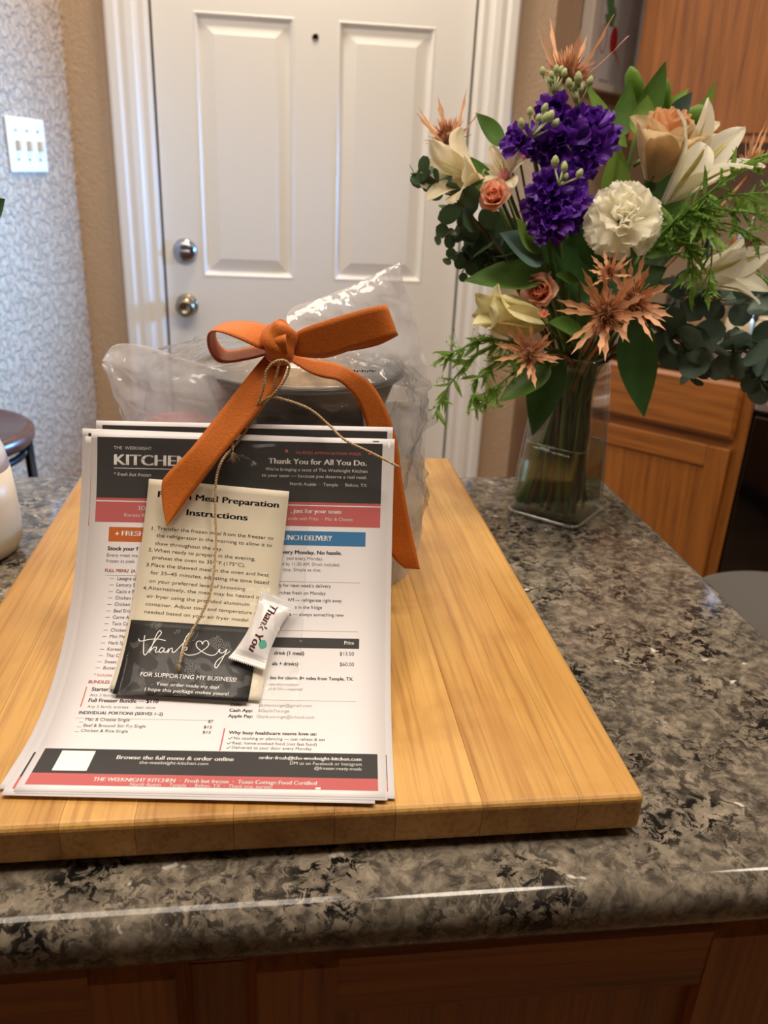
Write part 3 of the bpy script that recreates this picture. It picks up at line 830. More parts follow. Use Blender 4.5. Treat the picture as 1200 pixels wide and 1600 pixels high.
# ------------------------------------------------------------------ instruction card, thank-you card, mint, clear pouch
CF = Frame2(42.4, 33.0, 0.0685, 2.6)
base = CF(51, 157)
ic = thing('instruction_card', 'cream frozen meal instruction card inside the clear pouch', 'card', base)
V, F = slab(lambda u, v, l: CF(102.0 * u, 158.0 * (1 - v), l), 7, 34, 0.4); mesh('card', V, F, M['beige_card'], ic)
V, F = join_vf([place_text(CF, s, x, y, w, h, st, 0.5) for (s, x, y, w, h, st, k) in CARD_TEXT]); mesh('printed_text', V, F, M['ink_bk'], ic, smooth=False)

KF = Frame2(37.2, 137.4, 0.0500, 3.4)
base = KF(45, 57)
tc = thing('thank_you_card', 'small black thank-you card with white script over the cream card', 'card', base)
V, F = slab(lambda u, v, l: KF(0.6 * (1 - v) + 90.5 * u, 57.5 * (1 - v), l), 7, 14, 0.4); mesh('card', V, F, M['black_card'], tc)
V, F = join_vf([place_text(KF, s, x, y, w, h, st, 0.5) for (s, x, y, w, h, st, k) in BLACK_TEXT]); mesh('printed_text', V, F, M['ink_w'], tc, smooth=False)
def stroke(fr, pts, wid, lift):
    p = catmull([(x, y, 0) for x, y in pts], len(pts) * 6)
    t = np.gradient(p, axis=0); V, F = [], []
    for i in range(len(p)):
        n = nrm(np.array([-t[i][1], t[i][0], 0]))
        for s in (-1, 1): q = p[i] + n * s * wid / 2; V.append(fr(q[0], q[1], lift))
    F = [(2 * i, 2 * i + 1, 2 * i + 3, 2 * i + 2) for i in range(len(p) - 1)]
    return V, F
V, F = join_vf([stroke(KF, st, 0.62, 0.5 + 0.02 * k) for k, st in enumerate(THANK_STROKES)]); mesh('script_lettering', V, F, M['ink_w'], tc, smooth=False)

# wrapped mint
M['wrapper'] = plain('white_wrapper', S(232, 230, 232), 0.32, spec=0.5, coat=0.25)
MA = np.array([140.1, 119.5]); MB = np.array([121.8, 171.5]); ml = np.linalg.norm(MB - MA)
mang = math.atan2(MB[1] - MA[1], MB[0] - MA[0])
MF = Frame2(MA[0], MA[1], mang, 5.2)                          # x along the sweet, y across (towards the left of the view)
def mint_h(x, w):
    t = x / ml
    body = max(0.0, 1 - ((t - 0.5) / 0.40) ** 2) ** 0.55
    return 5.5 * body
def mint_w(t):
    return 10.2 + 3.6 * abs(2 * t - 1) ** 2.2
def mint_pt(u, v, side):
    t = v; x = ml * t
    yy = (2 * u - 1) * mint_w(t)
    if t <= 0.001 or t >= 0.999:
        x += (0.9 if (int(round(u * 36)) % 2) else -0.4) * (1 if t > 0.5 else -1)
    e = max(0.0, 1 - abs(2 * u - 1) ** 2.4)
    h = mint_h(x, yy) * e
    crimp = 0.0
    if t < 0.13 or t > 0.87: crimp = 0.45 * math.sin(t * ml * 3.6)
    wr = 0.35 * math.sin(yy * 0.9 + x * 0.25) * (1 - e * 0.5) * max(0.0, 1 - abs(t - 0.5) * 1.2)
    return MF(x, yy, 3.0 + (h + 0.12 if side else -h * 0.55) + crimp + wr)
V1, F1 = grid(lambda u, v: mint_pt(u, v, True), 37, 60); V2, F2 = grid(lambda u, v: mint_pt(u, v, False), 37, 60)
mt = thing('wrapped_mint', 'white wrapped mint printed Thank You lying over the cards in the pouch', 'candy', MF(ml / 2, 0))
V, F = join_vf([(V1, [f[::-1] for f in F1]), (V2, F2)]); mesh('wrapper', V, F, M['wrapper'], mt)
def on_mint(x, y, l=0.22):
    t = x / ml; u = (y / mint_w(t) + 1) / 2
    p = mint_pt(u, t, True); q = MF(x, y, 0); n = nrm(MF(x, y, 10) - q)
    return p + n * l / 1000
def mv(x, y): return on_mint(7.6 + x, -(-0.2 + y) - 1.5)
V, F = place_text(None, 'Thank You', 0, 0, 39.5, 5.6, 'bi', 0, vert=lambda x, y: on_mint(7.2 + x, 2.6 - y)); mesh('printed_text', V, F, M['ink_plum'], mt, smooth=False)
lv = []
for k in range(20):
    a = 2 * PI * k / 20; rr = 1.0 - 0.22 * math.cos(2 * a)
    lv.append(on_mint(38.8 + 3.4 * math.cos(a), -5.0 + 2.3 * rr * math.sin(a)))
mesh('leaf_mark', lv, [tuple(range(19, -1, -1))], M['ink_teal'], mt, smooth=False)

# clear pouch
M['cello'] = film('clear_cellophane', (0.985, 0.985, 0.98, 1), gloss=0.008, haze=0.005, bump=0.3, scale=34.0, rough=0.04, edge=0.5)
CEF = Frame2(39.6, 1.6, 0.004, 0.0)
def pouch_lift(x, y):
    cx, cy = x - 91.5, y - 143
    b = 10.5 * math.exp(-((cx * 0.94 - cy * 0.34) / 17.5) ** 4 - ((cx * 0.34 + cy * 0.94) / 30.0) ** 4)
    dx, dy = x - 63.0, y - 9.0
    r = math.hypot(dx, dy); th = math.atan2(dy, dx)
    g = 7.0 * math.exp(-r / 30.0) * (1 - abs(math.sin(th * 4.0 + 0.4))) ** 1.5 * min(1.0, r / 5.0)
    w = 0.55 * math.sin(x * 0.23 + y * 0.11) + 0.5 * math.sin(x * 0.09 - y * 0.31 + 1.0) + 0.4 * math.sin(x * 0.41 + 2 * math.sin(y * 0.13))
    e = min(1.0, min(x, 119.5 - x, y, 195 - y) / 7.0)
    return 5.0 + (b + g + 0.8 * w + 1.0) * max(e, 0.0)
V1, F1 = grid(lambda u, v: CEF(119.5 * u, 195 * (1 - v), pouch_lift(119.5 * u, 195 * (1 - v))), 84, 130)
V2, F2 = grid(lambda u, v: CEF(119.5 * u, 195 * (1 - v), 1.4), 10, 40)
po = thing('clear_pouch', 'clear cellophane pouch holding the cards and mint against the flyers', 'pouch', CEF(60, 194))
mesh('front_film', V1, F1, M['cello'], po); mesh('back_film', V2, [f[::-1] for f in F2], M['cello'], po)
for xa, xb in ((118.4, 119.6), (-0.1, 1.1)):
    V, F = grid(lambda u, v: CEF(xa + (xb - xa) * u, 195 * (1 - v), 5.6), 2, 40); mesh('side_seam', V, F, M['cello'], po)

# ------------------------------------------------------------------ take-out containers in the bag
M['bowl'] = plain('black_container', S(20, 20, 22), 0.28, coat=0.2)
M['lid'] = film('clear_lid', (0.93, 0.94, 0.95, 1), gloss=0.045, haze=0.10, bump=0.0, rough=0.08, edge=0.6)
M['food'] = plain('beige_food', S(206, 172, 128), 0.6, var=0.35, vscale=70)
M['pink'] = plain('pink_lid', S(222, 130, 138), 0.4)
BC = (0.018, 0.702)
for k, lab in enumerate(('bottom black round food container of the stack inside the plastic bag', 'middle black round food container of the stack inside the plastic bag', 'top black round food container with clear domed lid inside the plastic bag')):
    z = BT + 0.0035 + 0.0625 * k
    t = thing('food_container', lab, 'container', (BC[0], BC[1], z), group='stacked food containers')
    V, F = lathe([(0.060, 0.0), (0.066, 0.003), (0.083, 0.0515), (0.0845, 0.0535), (0.0885, 0.054), (0.0885, 0.0575), (0.083, 0.0575), (0.081, 0.0525), (0.064, 0.006), (0.0, 0.006)], (BC[0], BC[1], z), 48); mesh('bowl', V, F, M['bowl'], t)
    if k == 2:
        lidp = [(0.0895, 0.054), (0.0900, 0.060), (0.086, 0.061), (0.078, 0.064), (0.068, 0.069), (0.056, 0.0715), (0.0, 0.0725)]
        top = 0.066
    else:
        lidp = [(0.0895, 0.054), (0.0900, 0.060), (0.080, 0.0605), (0.078, 0.062), (0.0, 0.0623)]; top = 0.050
    V, F = lathe(lidp, (BC[0], BC[1], z), 48); mesh('lid', V, F, M['lid'], t)
    def foodfn(u, v):
        r = (0.064 if k == 2 else 0.073) * v ** 0.5 if v > 0 else 0.0; a = 2 * PI * u
        x, y = r * math.cos(a), r * math.sin(a)
        h = top * (1 - 0.35 * v ** 2) + 0.003 * math.sin(x * 190) * math.cos(y * 170)
        return (BC[0] + x, BC[1] + y, z + h)
    V, F = grid(foodfn, 40, 10); mesh('food', V, F, M['food'], t)
pt_ = (-0.088, 0.705)
t = thing('small_tub', 'small tub with pink lid in the left of the plastic bag', 'tub', (pt_[0], pt_[1], BT + 0.0035))
V, F = lathe([(0.022, 0.0), (0.028, 0.12), (0.0275, 0.122), (0.0, 0.122)], (pt_[0], pt_[1], BT + 0.0035), 32); mesh('cup', V, F, M['wrapper'], t)
V, F = lathe([(0.0295, 0.118), (0.030, 0.128), (0.027, 0.131), (0.0, 0.131)], (pt_[0], pt_[1], BT + 0.0035), 32); mesh('lid', V, F, M['pink'], t)

# ------------------------------------------------------------------ plastic bag
M['bag'] = film('clear_plastic_bag', (0.93, 0.935, 0.94, 1), gloss=0.04, haze=0.075, haze_col=(0.85, 0.85, 0.87, 1), bump=0.35, scale=60.0, rough=0.08, edge=0.55)
M['bag_top'] = film('gathered_plastic', (0.94, 0.945, 0.95, 1), gloss=0.07, haze=0.40, haze_col=(0.92, 0.92, 0.94, 1), bump=0.4, scale=70.0, rough=0.09, edge=0.55)
bag = thing('plastic_bag', 'clear plastic take-out bag tied with the orange bow behind the flyers', 'bag', (0.0, 0.69, BT))
RG = np.array([  # z above board, cx, cy, rx, ry
    (0.0012, 0.002, 0.690, 0.060, 0.050), (0.0014, 0.002, 0.690, 0.086, 0.076), (0.010, 0.002, 0.692, 0.108, 0.090), (0.030, 0.002, 0.695, 0.121, 0.098), (0.060, 0.002, 0.697, 0.126, 0.102),
    (0.090, 0.001, 0.699, 0.123, 0.101), (0.120, 0.001, 0.701, 0.121, 0.101), (0.150, 0.002, 0.703, 0.123, 0.103), (0.172, 0.003, 0.703, 0.122, 0.103), (0.190, 0.003, 0.695, 0.112, 0.094), (0.202, 0.003, 0.680, 0.090, 0.075), (0.209, 0.002, 0.662, 0.055, 0.048), (0.214, 0.0, 0.640, 0.022, 0.022), (0.222, 0.0, 0.628, 0.012, 0.012)])
def hash_noise(seed):
    r = np.random.RandomState(seed); D = r.normal(size=(9, 3)); D /= np.linalg.norm(D, axis=1)[:, None]
    W = np.array([0.055, 0.047, 0.041, 0.036, 0.024, 0.021, 0.018, 0.013, 0.011]); A = W / W.sum(); PH = r.uniform(0, 1, 9)
    def f(p):
        x = (D @ np.asarray(p)) / W + PH + 0.35 * math.sin(40 * p[2] + seed); x = np.abs(2 * (x - np.floor(x)) - 1)
        return float(np.sum(A * x) - 0.5)
    return f
N1, N2, N3 = hash_noise(3), hash_noise(5), hash_noise(9)
def bag_pt(u, v):
    s = v * (len(RG) - 1); i = min(int(s), len(RG) - 2); f = s - i
    z, cx, cy, rx, ry = RG[i] * (1 - f) + RG[i + 1] * f
    a = 2 * PI * u; c, sn = math.cos(a), math.sin(a); e = 0.82
    x, y = math.copysign(abs(c) ** e, c), math.copysign(abs(sn) ** e, sn)
    p = np.array([cx + rx * x, cy + ry * y, BT + z])
    k = min(1.0, z / 0.02) * min(1.0, rx / 0.08)
    d = N1(p) * 0.042 * k
    if y < -0.5: d = min(d, 0.002)
    return p + np.array([c, sn, 0]) * d
V, F = grid(bag_pt, 281, 140); mesh('bag_body', V, F, M['bag'], bag)

def flare(name, top, bot, nf, amp, thick, noise, nu=110, nv=70):
    """a gathered fan of film between two edge curves, two layers deep"""
    T = catmull([at(*p) for p in top], nu); B = catmull([at(*p) for p in bot], nu)
    lay = []
    for sgn in (-1, 1):
        def fn(u, v):
            i = u * (nu - 1); i0 = int(round(i))
            p = B[i0] * (1 - v) + T[i0] * v
            sp = math.sin(PI * min(1.0, u * 1.02)) if u > 0.5 else min(1.0, u * 2)
            puff = thick * math.sin(PI * v) ** 0.7 * (0.25 + 0.75 * math.sin(PI * (0.08 + 0.84 * u)))
            fold = amp * math.sin(nf * v * PI + sgn * 0.8 + 1.2 * math.sin(3 * u)) * (0.3 + 0.7 * u) + noise(p + sgn * 0.31) * amp * 5.0 * min(1.0, 4 * u)
            q = p + np.array([0, sgn * puff + fold * 0.8, 0.0])
            return q + np.array([fold * 0.25, 0, fold * 0.35 * (1 if 0.03 < v < 0.97 else 0.4)])
        lay.append(grid(fn, nu, nv))
    V, F = join_vf(lay); mesh(name, V, F, M['bag_top'], bag)
flare('gathered_top', [(448, 545, .64), (450, 488, .665), (500, 466, .672), (550, 446, .680), (595, 424, .686), (626, 408, .690)],
      [(446, 556, .64), (500, 572, .66), (560, 590, .675), (610, 600, .685), (645, 603, .692), (672, 600, .697)], 4.0, 0.0045, 0.016, N2)
flare('gathered_side', [(432, 552, .64), (390, 560, .645), (340, 570, .65), (290, 561, .655), (240, 545, .66), (205, 536, .664), (180, 538, .668), (163, 556, .67)],
      [(432, 575, .64), (400, 690, .645), (360, 735, .65), (300, 735, .655), (250, 720, .66), (210, 690, .664), (190, 640, .668), (164, 575, .67)], 7.0, 0.0040, 0.015, N3)
flare('side_fold', [(566, 640, .640), (590, 632, .655), (615, 628, .670), (640, 626, .685), (668, 640, .698)],
      [(590, 938, .632), (602, 930, .640), (622, 915, .652), (640, 890, .664), (656, 850, .676)], 5.0, 0.0040, 0.010, N3)
# raised print on the lid film
V, F = [], []
for k in range(9):
    a, b, c, d = at(553 + 4 * k, 578 + (k % 3) * 0.6, .607), at(555.6 + 4 * k, 578 + (k % 3) * 0.6, .607), at(555.6 + 4 * k, 580.5 + (k % 2), .607), at(553 + 4 * k, 580.5 + (k % 2), .607)
    o = len(V); V += [a, b, c, d]; F.append((o + 3, o + 2, o + 1, o))
mesh('printed_marks', V, F, M['ink_dk'], bag, smooth=False)

# ------------------------------------------------------------------ orange ribbon bow
def suede(name, c):
    t = NT(name)
    v = t.coords()
    n = t.noise(v, 520, 3, 0.6)
    t.l(t.ramp(n, [(0.3, tuple(x * 0.80 for x in c[:3]) + (1,)), (0.7, c)]), t.p.inputs['Base Color'])
    t.p.inputs['Roughness'].default_value = 0.62; t.p.inputs['Sheen Weight'].default_value = 0.15; t.p.inputs['Sheen Roughness'].default_value = 0.4
    t.p.inputs['Specular IOR Level'].default_value = 0.35
    t.bump(t.noise(v, 900, 2, 0.5), 0.5, 0.0006)
    return t.m
M['ribbon'] = suede('orange_suede_ribbon', S(206, 110, 32))
bow = thing('ribbon_bow', 'burnt-orange suede ribbon bow tied round the neck of the plastic bag', 'ribbon', at(437, 540, .60))
def strip(name, A, B, n=60, th=0.0011):
    A, B = catmull(A, n), catmull(B, n)
    V, F = grid(lambda u, v: A[int(round(v * (n - 1)))] * (1 - u) + B[int(round(v * (n - 1)))] * u, 7, n)
    o = mesh(name, V, F, M['ribbon'], bow)
    m = o.modifiers.new('thickness', 'SOLIDIFY'); m.thickness = th; m.offset = 0
    return o
def pts(l): return [at(*p) for p in l]
strip('ribbon_loop', pts([(430, 548, .601), (408, 545, .592), (375, 530, .585), (342, 518, .580), (326, 522, .581), (327, 546, .584), (344, 566, .588), (385, 562, .594), (425, 552, .602)]),
      pts([(440, 522, .612), (420, 510, .612), (392, 503, .614), (362, 503, .617), (340, 510, .620), (338, 530, .622), (356, 548, .622), (395, 542, .618), (435, 535, .614)]), 80)
strip('ribbon_loop', pts([(447, 533, .600), (470, 515, .594), (505, 502, .588), (550, 488, .585), (588, 478, .586), (603, 477, .593), (600, 480, .606), (570, 488, .617), (520, 503, .618), (455, 530, .610)]),
      pts([(452, 553, .598), (475, 558, .593), (510, 559, .588), (550, 547, .585), (598, 532, .586), (619, 524, .593), (617, 527, .606), (585, 541, .617), (530, 550, .618), (458, 550, .610)]), 90)
strip('ribbon_tail', pts([(414, 556, .600), (392, 582, .592), (345, 642, .581)]) + [P(74.3, 9.4, 12), P(57.4, 29.0, 11.5), P(53.6, 37.3, 11), P(54.6, 53.0, 10.5), P(58.0, 67.6, 10)],
      pts([(450, 570, .597), (437, 600, .588), (398, 650, .577)]) + [P(94.8, 16.2, 13.5), P(79.5, 38.1, 12), P(70.8, 50.2, 11), P(63.1, 61.5, 10.5), P(58.4, 68.4, 10)], 70)
strip('ribbon_tail', pts([(452, 552, .606), (483, 561, .604), (515, 566, .602), (545, 577, .600), (580, 600, .598), (604, 640, .597), (620, 690, .597), (630, 760, .596), (643, 830, .594), (652, 870, .591), (656, 889, .590)]),
      pts([(455, 565, .602), (485, 583, .598), (505, 590, .595), (530, 596, .593), (556, 622, .592), (571, 660, .592), (580, 700, .592), (590, 770, .5925), (602, 835, .592), (612, 868, .590), (632, 888, .590)]), 90)
# knot
kc = at(437, 538, .595)
def knotfn(u, v):
    a, b = 2 * PI * u, PI * (v - 0.5)
    d = np.array([math.cos(b) * math.cos(a), math.cos(b) * math.sin(a), math.sin(b)])
    r = 1 + 0.07 * math.sin(2 * a + 4 * b) + 0.05 * math.sin(6 * b + 2 * a) + 0.02 * math.sin(5 * a)
    return kc + d * np.array([0.0125, 0.0105, 0.0165]) * r + np.array([0.0, 0.0, 0.001])
V, F = grid(knotfn, 41, 25); mesh('knot', V, F, M['ribbon'], bow)
strip('knot_wrap', pts([(423, 518, .594), (418, 535, .588), (424, 556, .590), (437, 566, .594)]), pts([(447, 513, .594), (447, 530, .583), (450, 552, .586), (455, 560, .594)]), 24)

# ------------------------------------------------------------------ jute twine
def jute():
    t = NT('jute_twine'); n = t.noise(t.coords(), 900, 3)
    t.l(t.ramp(n, [(0.3, S(150, 120, 82)), (0.7, S(214, 190, 148))]), t.p.inputs['Base Color']); t.p.inputs['Roughness'].default_value = 0.9
    return t.m
M['jute'] = jute()
tw = thing('jute_twine', 'natural jute twine knotted at the bow and hanging over the pouch', 'twine', at(430, 575, .585))
def twine(name, pl, n=None, r=0.00062, pitch=0.0042):
    L = sum(np.linalg.norm(np.subtract(pl[i + 1], pl[i])) for i in range(len(pl) - 1))
    n = n or max(20, int(L / 0.0011))
    c = catmull(pl, n); T = np.gradient(c, axis=0); out = []
    cum = np.concatenate([[0], np.cumsum(np.linalg.norm(np.diff(c, axis=0), axis=1))])
    for ph in (0, PI):
        q = []; x = None
        for i in range(n):
            t = nrm(T[i])
            if x is None: x, y, _ = frame(t)
            else: x = nrm(x - t * np.dot(x, t)); y = np.cross(t, x)
            a = cum[i] / pitch * 2 * PI + ph
            q.append(c[i] + (x * math.cos(a) + y * math.sin(a)) * r * 0.85)
        out.append(tube(q, r, 6))
    for k in range(int(L / 0.004)):                              # stray fibres
        i = random.randrange(1, n - 1); d = nrm(RNG.normal(size=3)); l = random.uniform(0.0015, 0.004)
        out.append(tube([c[i], c[i] + d * l * 0.6, c[i] + d * l + np.array([0, 0, -0.0006])], 0.00006, 3))
    V, F = join_vf(out); return mesh(name, V, F, M['jute'], tw)
twine('hanging_strand', pts([(437, 566, .586), (424, 612, .586), (400, 650, .585), (372, 690, .577)]) + [P(97.6, 16.1, 13), P(92.5, 30.4, 11.5), P(91.9, 52.1, 10), P(93.6, 80.6, 9.5), P(92.5, 114, 10), P(88.0, 131.3, 9.5), P(80.9, 149, 9), P(77.1, 164.3, 8.5), P(76.1, 172.3, 8)])
twine('short_strand', pts([(384, 658, .585), (370, 674, .580)]) + [P(102.8, 2.0, 9), P(102.9, 11.2, 8.5)])
twine('long_end', pts([(398, 641, .584), (420, 621, .579), (450, 626, .577), (485, 640, .575), (515, 665, .572)]) + [P(184, 0.5, 15), P(203, 9.5, 15.5), P(224, 20, 15)])
twine('loop', pts([(392, 652, .584), (402, 634, .581), (412, 605, .578), (416, 580, .579), (430, 565, .579), (446, 564, .579), (452, 575, .579), (444, 595, .578), (425, 618, .578), (398, 642, .584)]))
V, F = [], []
kt = P(102.9, 11.5, 8.5); lst = []
for k in range(26):
    d = nrm(np.array([RNG.normal() * 0.5, -0.3 + RNG.normal() * 0.3, -1.0 + RNG.normal() * 0.4])); l = random.uniform(0.004, 0.009)
    lst.append(tube([kt, kt + d * l * 0.5, kt + d * l + RNG.normal(size=3) * 0.001], 0.00012, 4))
for k in range(20):
    q = P(76.1, 172.3, 8); d = nrm(P(75.6, 178, 8) - q + RNG.normal(size=3) * 0.0014); l = random.uniform(0.003, 0.006)
    lst.append(tube([q, q + d * l], 0.00014, 4))
V, F = join_vf(lst); fz = mesh('frayed_fibres', V, F, M['jute'], tw); fz['kind'] = 'stuff'

# ------------------------------------------------------------------ kitchen nook on the right (frame turned 45 degrees)
def kthing(name, label, cat, u=0.0, v=0.0, z=0.0):
    p = kuv(u, v); return thing(name, label, cat, (p[0], p[1], z), -PI / 4)
lc = kthing('base_cabinet', 'oak base cabinet with one drawer over a recessed-panel door', 'cabinet')
box('carcass', -0.305, 0.157, 0.020, 0.604, 0.10, 0.874, M['oak_z'], lc)
box('toe_kick', -0.295, 0.15, 0.07, 0.60, 0.0, 0.10, M['black'], lc)
box('face_stile', 0.118, 0.157, 0.0, 0.020, 0.10, 0.874, M['oak_z'], lc); box('face_stile', -0.305, -0.265, 0.0, 0.020, 0.10, 0.874, M['oak_z'], lc)
box('face_rail', -0.265, 0.118, 0.0, 0.020, 0.846, 0.874, M['oak_x'], lc); box('face_rail', -0.265, 0.118, 0.0, 0.020, 0.650, 0.700, M['oak_x'], lc); box('face_rail', -0.265, 0.118, 0.0, 0.020, 0.10, 0.14, M['oak_x'], lc)
def kempty(name, parent, loc):
    e = bpy.data.objects.new(name, None); COL.objects.link(e); e.parent = parent; e.location = loc; return e
bmf = bm_box(-0.198, 0.198, -0.0095, 0.0095, -0.0725, 0.0725)
for f in bmf.faces:
    if f.normal.y < -0.9: ff = f
bmesh.ops.inset_region(bmf, faces=[ff], thickness=0.014, depth=0.0)
for v_ in ff.verts: v_.co.y -= 0.007
bm_obj('drawer_front', bmf, M['oak_x'], lc, False, (-0.068, -0.0095, 0.765))
dr = kempty('door', lc, (-0.068, -0.0095, 0.14))
box('stile', 0.140, 0.198, -0.0095, 0.0095, 0.0, 0.525, M['oak_z'], dr, 0.003); box('stile', -0.198, -0.140, -0.0095, 0.0095, 0.0, 0.525, M['oak_z'], dr, 0.003)
box('rail', -0.140, 0.140, -0.0090, 0.0095, 0.467, 0.525, M['oak_x'], dr, 0.003); box('rail', -0.140, 0.140, -0.0090, 0.0095, 0.0, 0.058, M['oak_x'], dr, 0.003)
box('panel', -0.145, 0.145, -0.001, 0.006, 0.05, 0.475, M['oak_z'], dr)
kc_ = kthing('kitchen_countertop', 'narrow granite countertop over the oak base cabinet', 'countertop')
kb = bm_box(-0.315, 0.158, -0.028, 0.606, 0.8745, CT, 0.012, 4); bm_obj('slab', kb, M['granite'], kc_, True)
bm_obj('backsplash', bm_box(-0.315, 0.158, 0.586, 0.606, CT, CT + 0.1, 0.004, 2), M['granite'], kc_, True)

uc = kthing('wall_cabinet', 'oak wall cabinet hanging above the narrow kitchen counter', 'cabinet')
box('carcass', -0.400, 0.17, 0.328, 0.606, 1.412, 2.35, M['oak_z'], uc)
box('bottom_rail', -0.405, 0.17, 0.305, 0.329, 1.395, 1.425, M['oak_x'], uc, 0.002)
box('face_stile', -0.410, -0.318, 0.305, 0.329, 1.425, 2.35, M['oak_z'], uc, 0.002)
bu = kempty('door', uc, (0.0, 0.295, 1.405))
box('door_board', -0.318, 0.165, 0.003, 0.014, 0.012, 0.94, M['oak_z'], bu, 0.002)

M['steel'] = plain('brushed_steel', S(186, 182, 178), 0.32, 0.8)
M['enamel'] = plain('white_enamel', S(228, 226, 222), 0.3)
M['glass_black'] = plain('black_oven_glass', S(6, 6, 7), 0.08, coat=0.5)
rg = kthing('kitchen_range', 'black kitchen range with pale control strip beside the oak base cabinet', 'range', 0.54, 0.3)
box('oven_body', -0.378, 0.378, -0.28, 0.30, 0.03, 0.895, M['black'], rg)
box('cooktop', -0.378, 0.378, -0.30, 0.30, 0.895, 0.915, M['enamel'], rg, 0.004)
box('control_strip', -0.376, 0.376, -0.325, -0.28, 0.780, 0.870, M['steel'], rg, 0.004)
ov = kempty('oven_door', rg, (0, -0.30, 0.2))
box('glass', -0.372, 0.372, -0.02, 0.02, 0.02, 0.565, M['glass_black'], ov, 0.004)
box('handle', -0.34, 0.34, -0.065, -0.045, 0.60, 0.635, M['enamel'], ov, 0.008, 3)
for hx in (-0.30, 0.30): box('handle_post', hx - 0.012, hx + 0.012, -0.05, 0.02, 0.605, 0.63, M['enamel'], ov)
box('drawer', -0.372, 0.372, -0.32, -0.28, 0.04, 0.20, M['glass_black'], rg, 0.004)

# things on the kitchen counter, half hidden by the bouquet
M['cream_ceramic'] = plain('cream_ceramic', S(226, 210, 178), 0.35)
for k, (px, py, v, r, h, lab) in enumerate(((1122, 547, 0.12, 0.034, 0.075, 'cream jar at left of the pair behind the eucalyptus'), (1158, 556, 0.11, 0.032, 0.075, 'cream jar at right of the pair behind the eucalyptus'))):
    u = 0.05 + 0.075 * k; p = kuv(u, v)
    t = thing('cream_jar', lab, 'jar', (p[0], p[1], CT), group='cream jars on the kitchen counter')
    V, F = lathe([(r * 0.85, 0.0), (r, 0.006), (r, h * 0.75), (r * 0.85, h * 0.86), (r * 0.8, h * 0.88)], (p[0], p[1], CT), 32); mesh('jar_body', V, F, M['cream_ceramic'], t)
    V, F = lathe([(r * 0.84, h * 0.88), (r * 0.86, h * 0.98), (r * 0.5, h), (r * 0.15, h * 1.02), (r * 0.16, h * 1.1), (0.0, h * 1.13)], (p[0], p[1], CT), 32); mesh('jar_lid', V, F, M['cream_ceramic'], t)
p = kuv(-0.10, 0.33)
t = thing('utensil_crock', 'tan utensil crock at the back of the kitchen counter', 'crock', (p[0], p[1], CT))
M['tan_ceramic'] = plain('tan_ceramic', S(206, 168, 124), 0.5)
V, F = lathe([(0.055, 0.0), (0.062, 0.008), (0.060, 0.14), (0.064, 0.150), (0.058, 0.150), (0.055, 0.02), (0.0, 0.02)], (p[0], p[1], CT), 32); mesh('crock_body', V, F, M['tan_ceramic'], t)
for k in range(4):
    a = k * 1.7; q0 = np.array([p[0] + 0.02 * math.cos(a), p[1] + 0.02 * math.sin(a), CT + 0.02]); q1 = q0 + np.array([0.03 * math.cos(a), 0.03 * math.sin(a), 0.24])
    V, F = tube(catmull([q0, (q0 + q1) / 2, q1], 8), [0.005, 0.005, 0.012], 8); mesh('utensil_handle', V, F, M['oak_z'] if k % 2 else M['black'], t)

# picture on the angled wall
M['frame_white'] = plain('whitewashed_frame', S(216, 208, 200), 0.5)
M['canvas'] = plain('whitewashed_board', S(214, 210, 212), 0.7, var=0.06, vscale=12)
pic = thing('picture', 'white wooden picture of a red radish on the angled wall', 'picture', (kuv(-0.522, 0.345)[0], kuv(-0.522, 0.345)[1], 1.522), PI / 4)
# local x along the wall (away from the viewer), local -y out of the wall, local z up
pw, ph = 0.375, 0.50
box('backing_board', -pw / 2 + 0.01, pw / 2 - 0.01, -0.014, -0.002, 0.01, ph - 0.01, M['canvas'], pic)
for nm, a in (('frame_side', (-pw / 2, -pw / 2 + 0.018, -0.035, -0.002, 0, ph)), ('frame_side', (pw / 2 - 0.018, pw / 2, -0.035, -0.002, 0, ph)), ('frame_side', (-pw / 2 + 0.018, pw / 2 - 0.018, -0.035, -0.002, 0, 0.018)), ('frame_side', (-pw / 2 + 0.018, pw / 2 - 0.018, -0.035, -0.002, ph - 0.018, ph))):
    box(nm, *a, M['frame_white'], pic, 0.002)
for k in range(3): box('board_groove', -0.10 + 0.095 * k, -0.0975 + 0.095 * k, -0.0146, -0.0138, 0.018, ph - 0.018, M['ink_rule'], pic)
M['radish'] = plain('radish_red', S(190, 36, 44), 0.5); M['radish_leaf'] = plain('radish_green', S(92, 138, 88), 0.6)
def disc(name, pl, m, y=-0.0148):
    return local_mesh(name, [(x, y, z) for x, z in pl], [tuple(range(len(pl)))], m, pic)
NP = kuv(-0.522, 0.345)
def on_pic(px, py):
    r = WM @ np.array([px - 600.0, py - 800.0, FPX]); n = np.array([Q, -Q, 0]); p0 = np.array([NP[0], NP[1], 1.522]) + n * 0.0148
    t = np.dot(p0 - CAM, n) / np.dot(r, n); q = CAM + r * t
    return ((q[0] - NP[0]) * Q + (q[1] - NP[1]) * Q, q[2] - 1.522)
rc = on_pic(959, 63); 
def oval(cx, cz, rx, rz, n=24): return [(cx + rx * math.cos(2 * PI * k / n), cz + rz * math.sin(2 * PI * k / n)) for k in range(n)]
disc('painted_radish', oval(rc[0], rc[1], 0.024, 0.034), M['radish'])
a, b = on_pic(961, 80), on_pic(968, 110); disc('painted_root', [(a[0] - 0.005, a[1]), (b[0], b[1]), (b[0] + 0.001, b[1]), (a[0] + 0.005, a[1])], M['radish'], -0.0150)
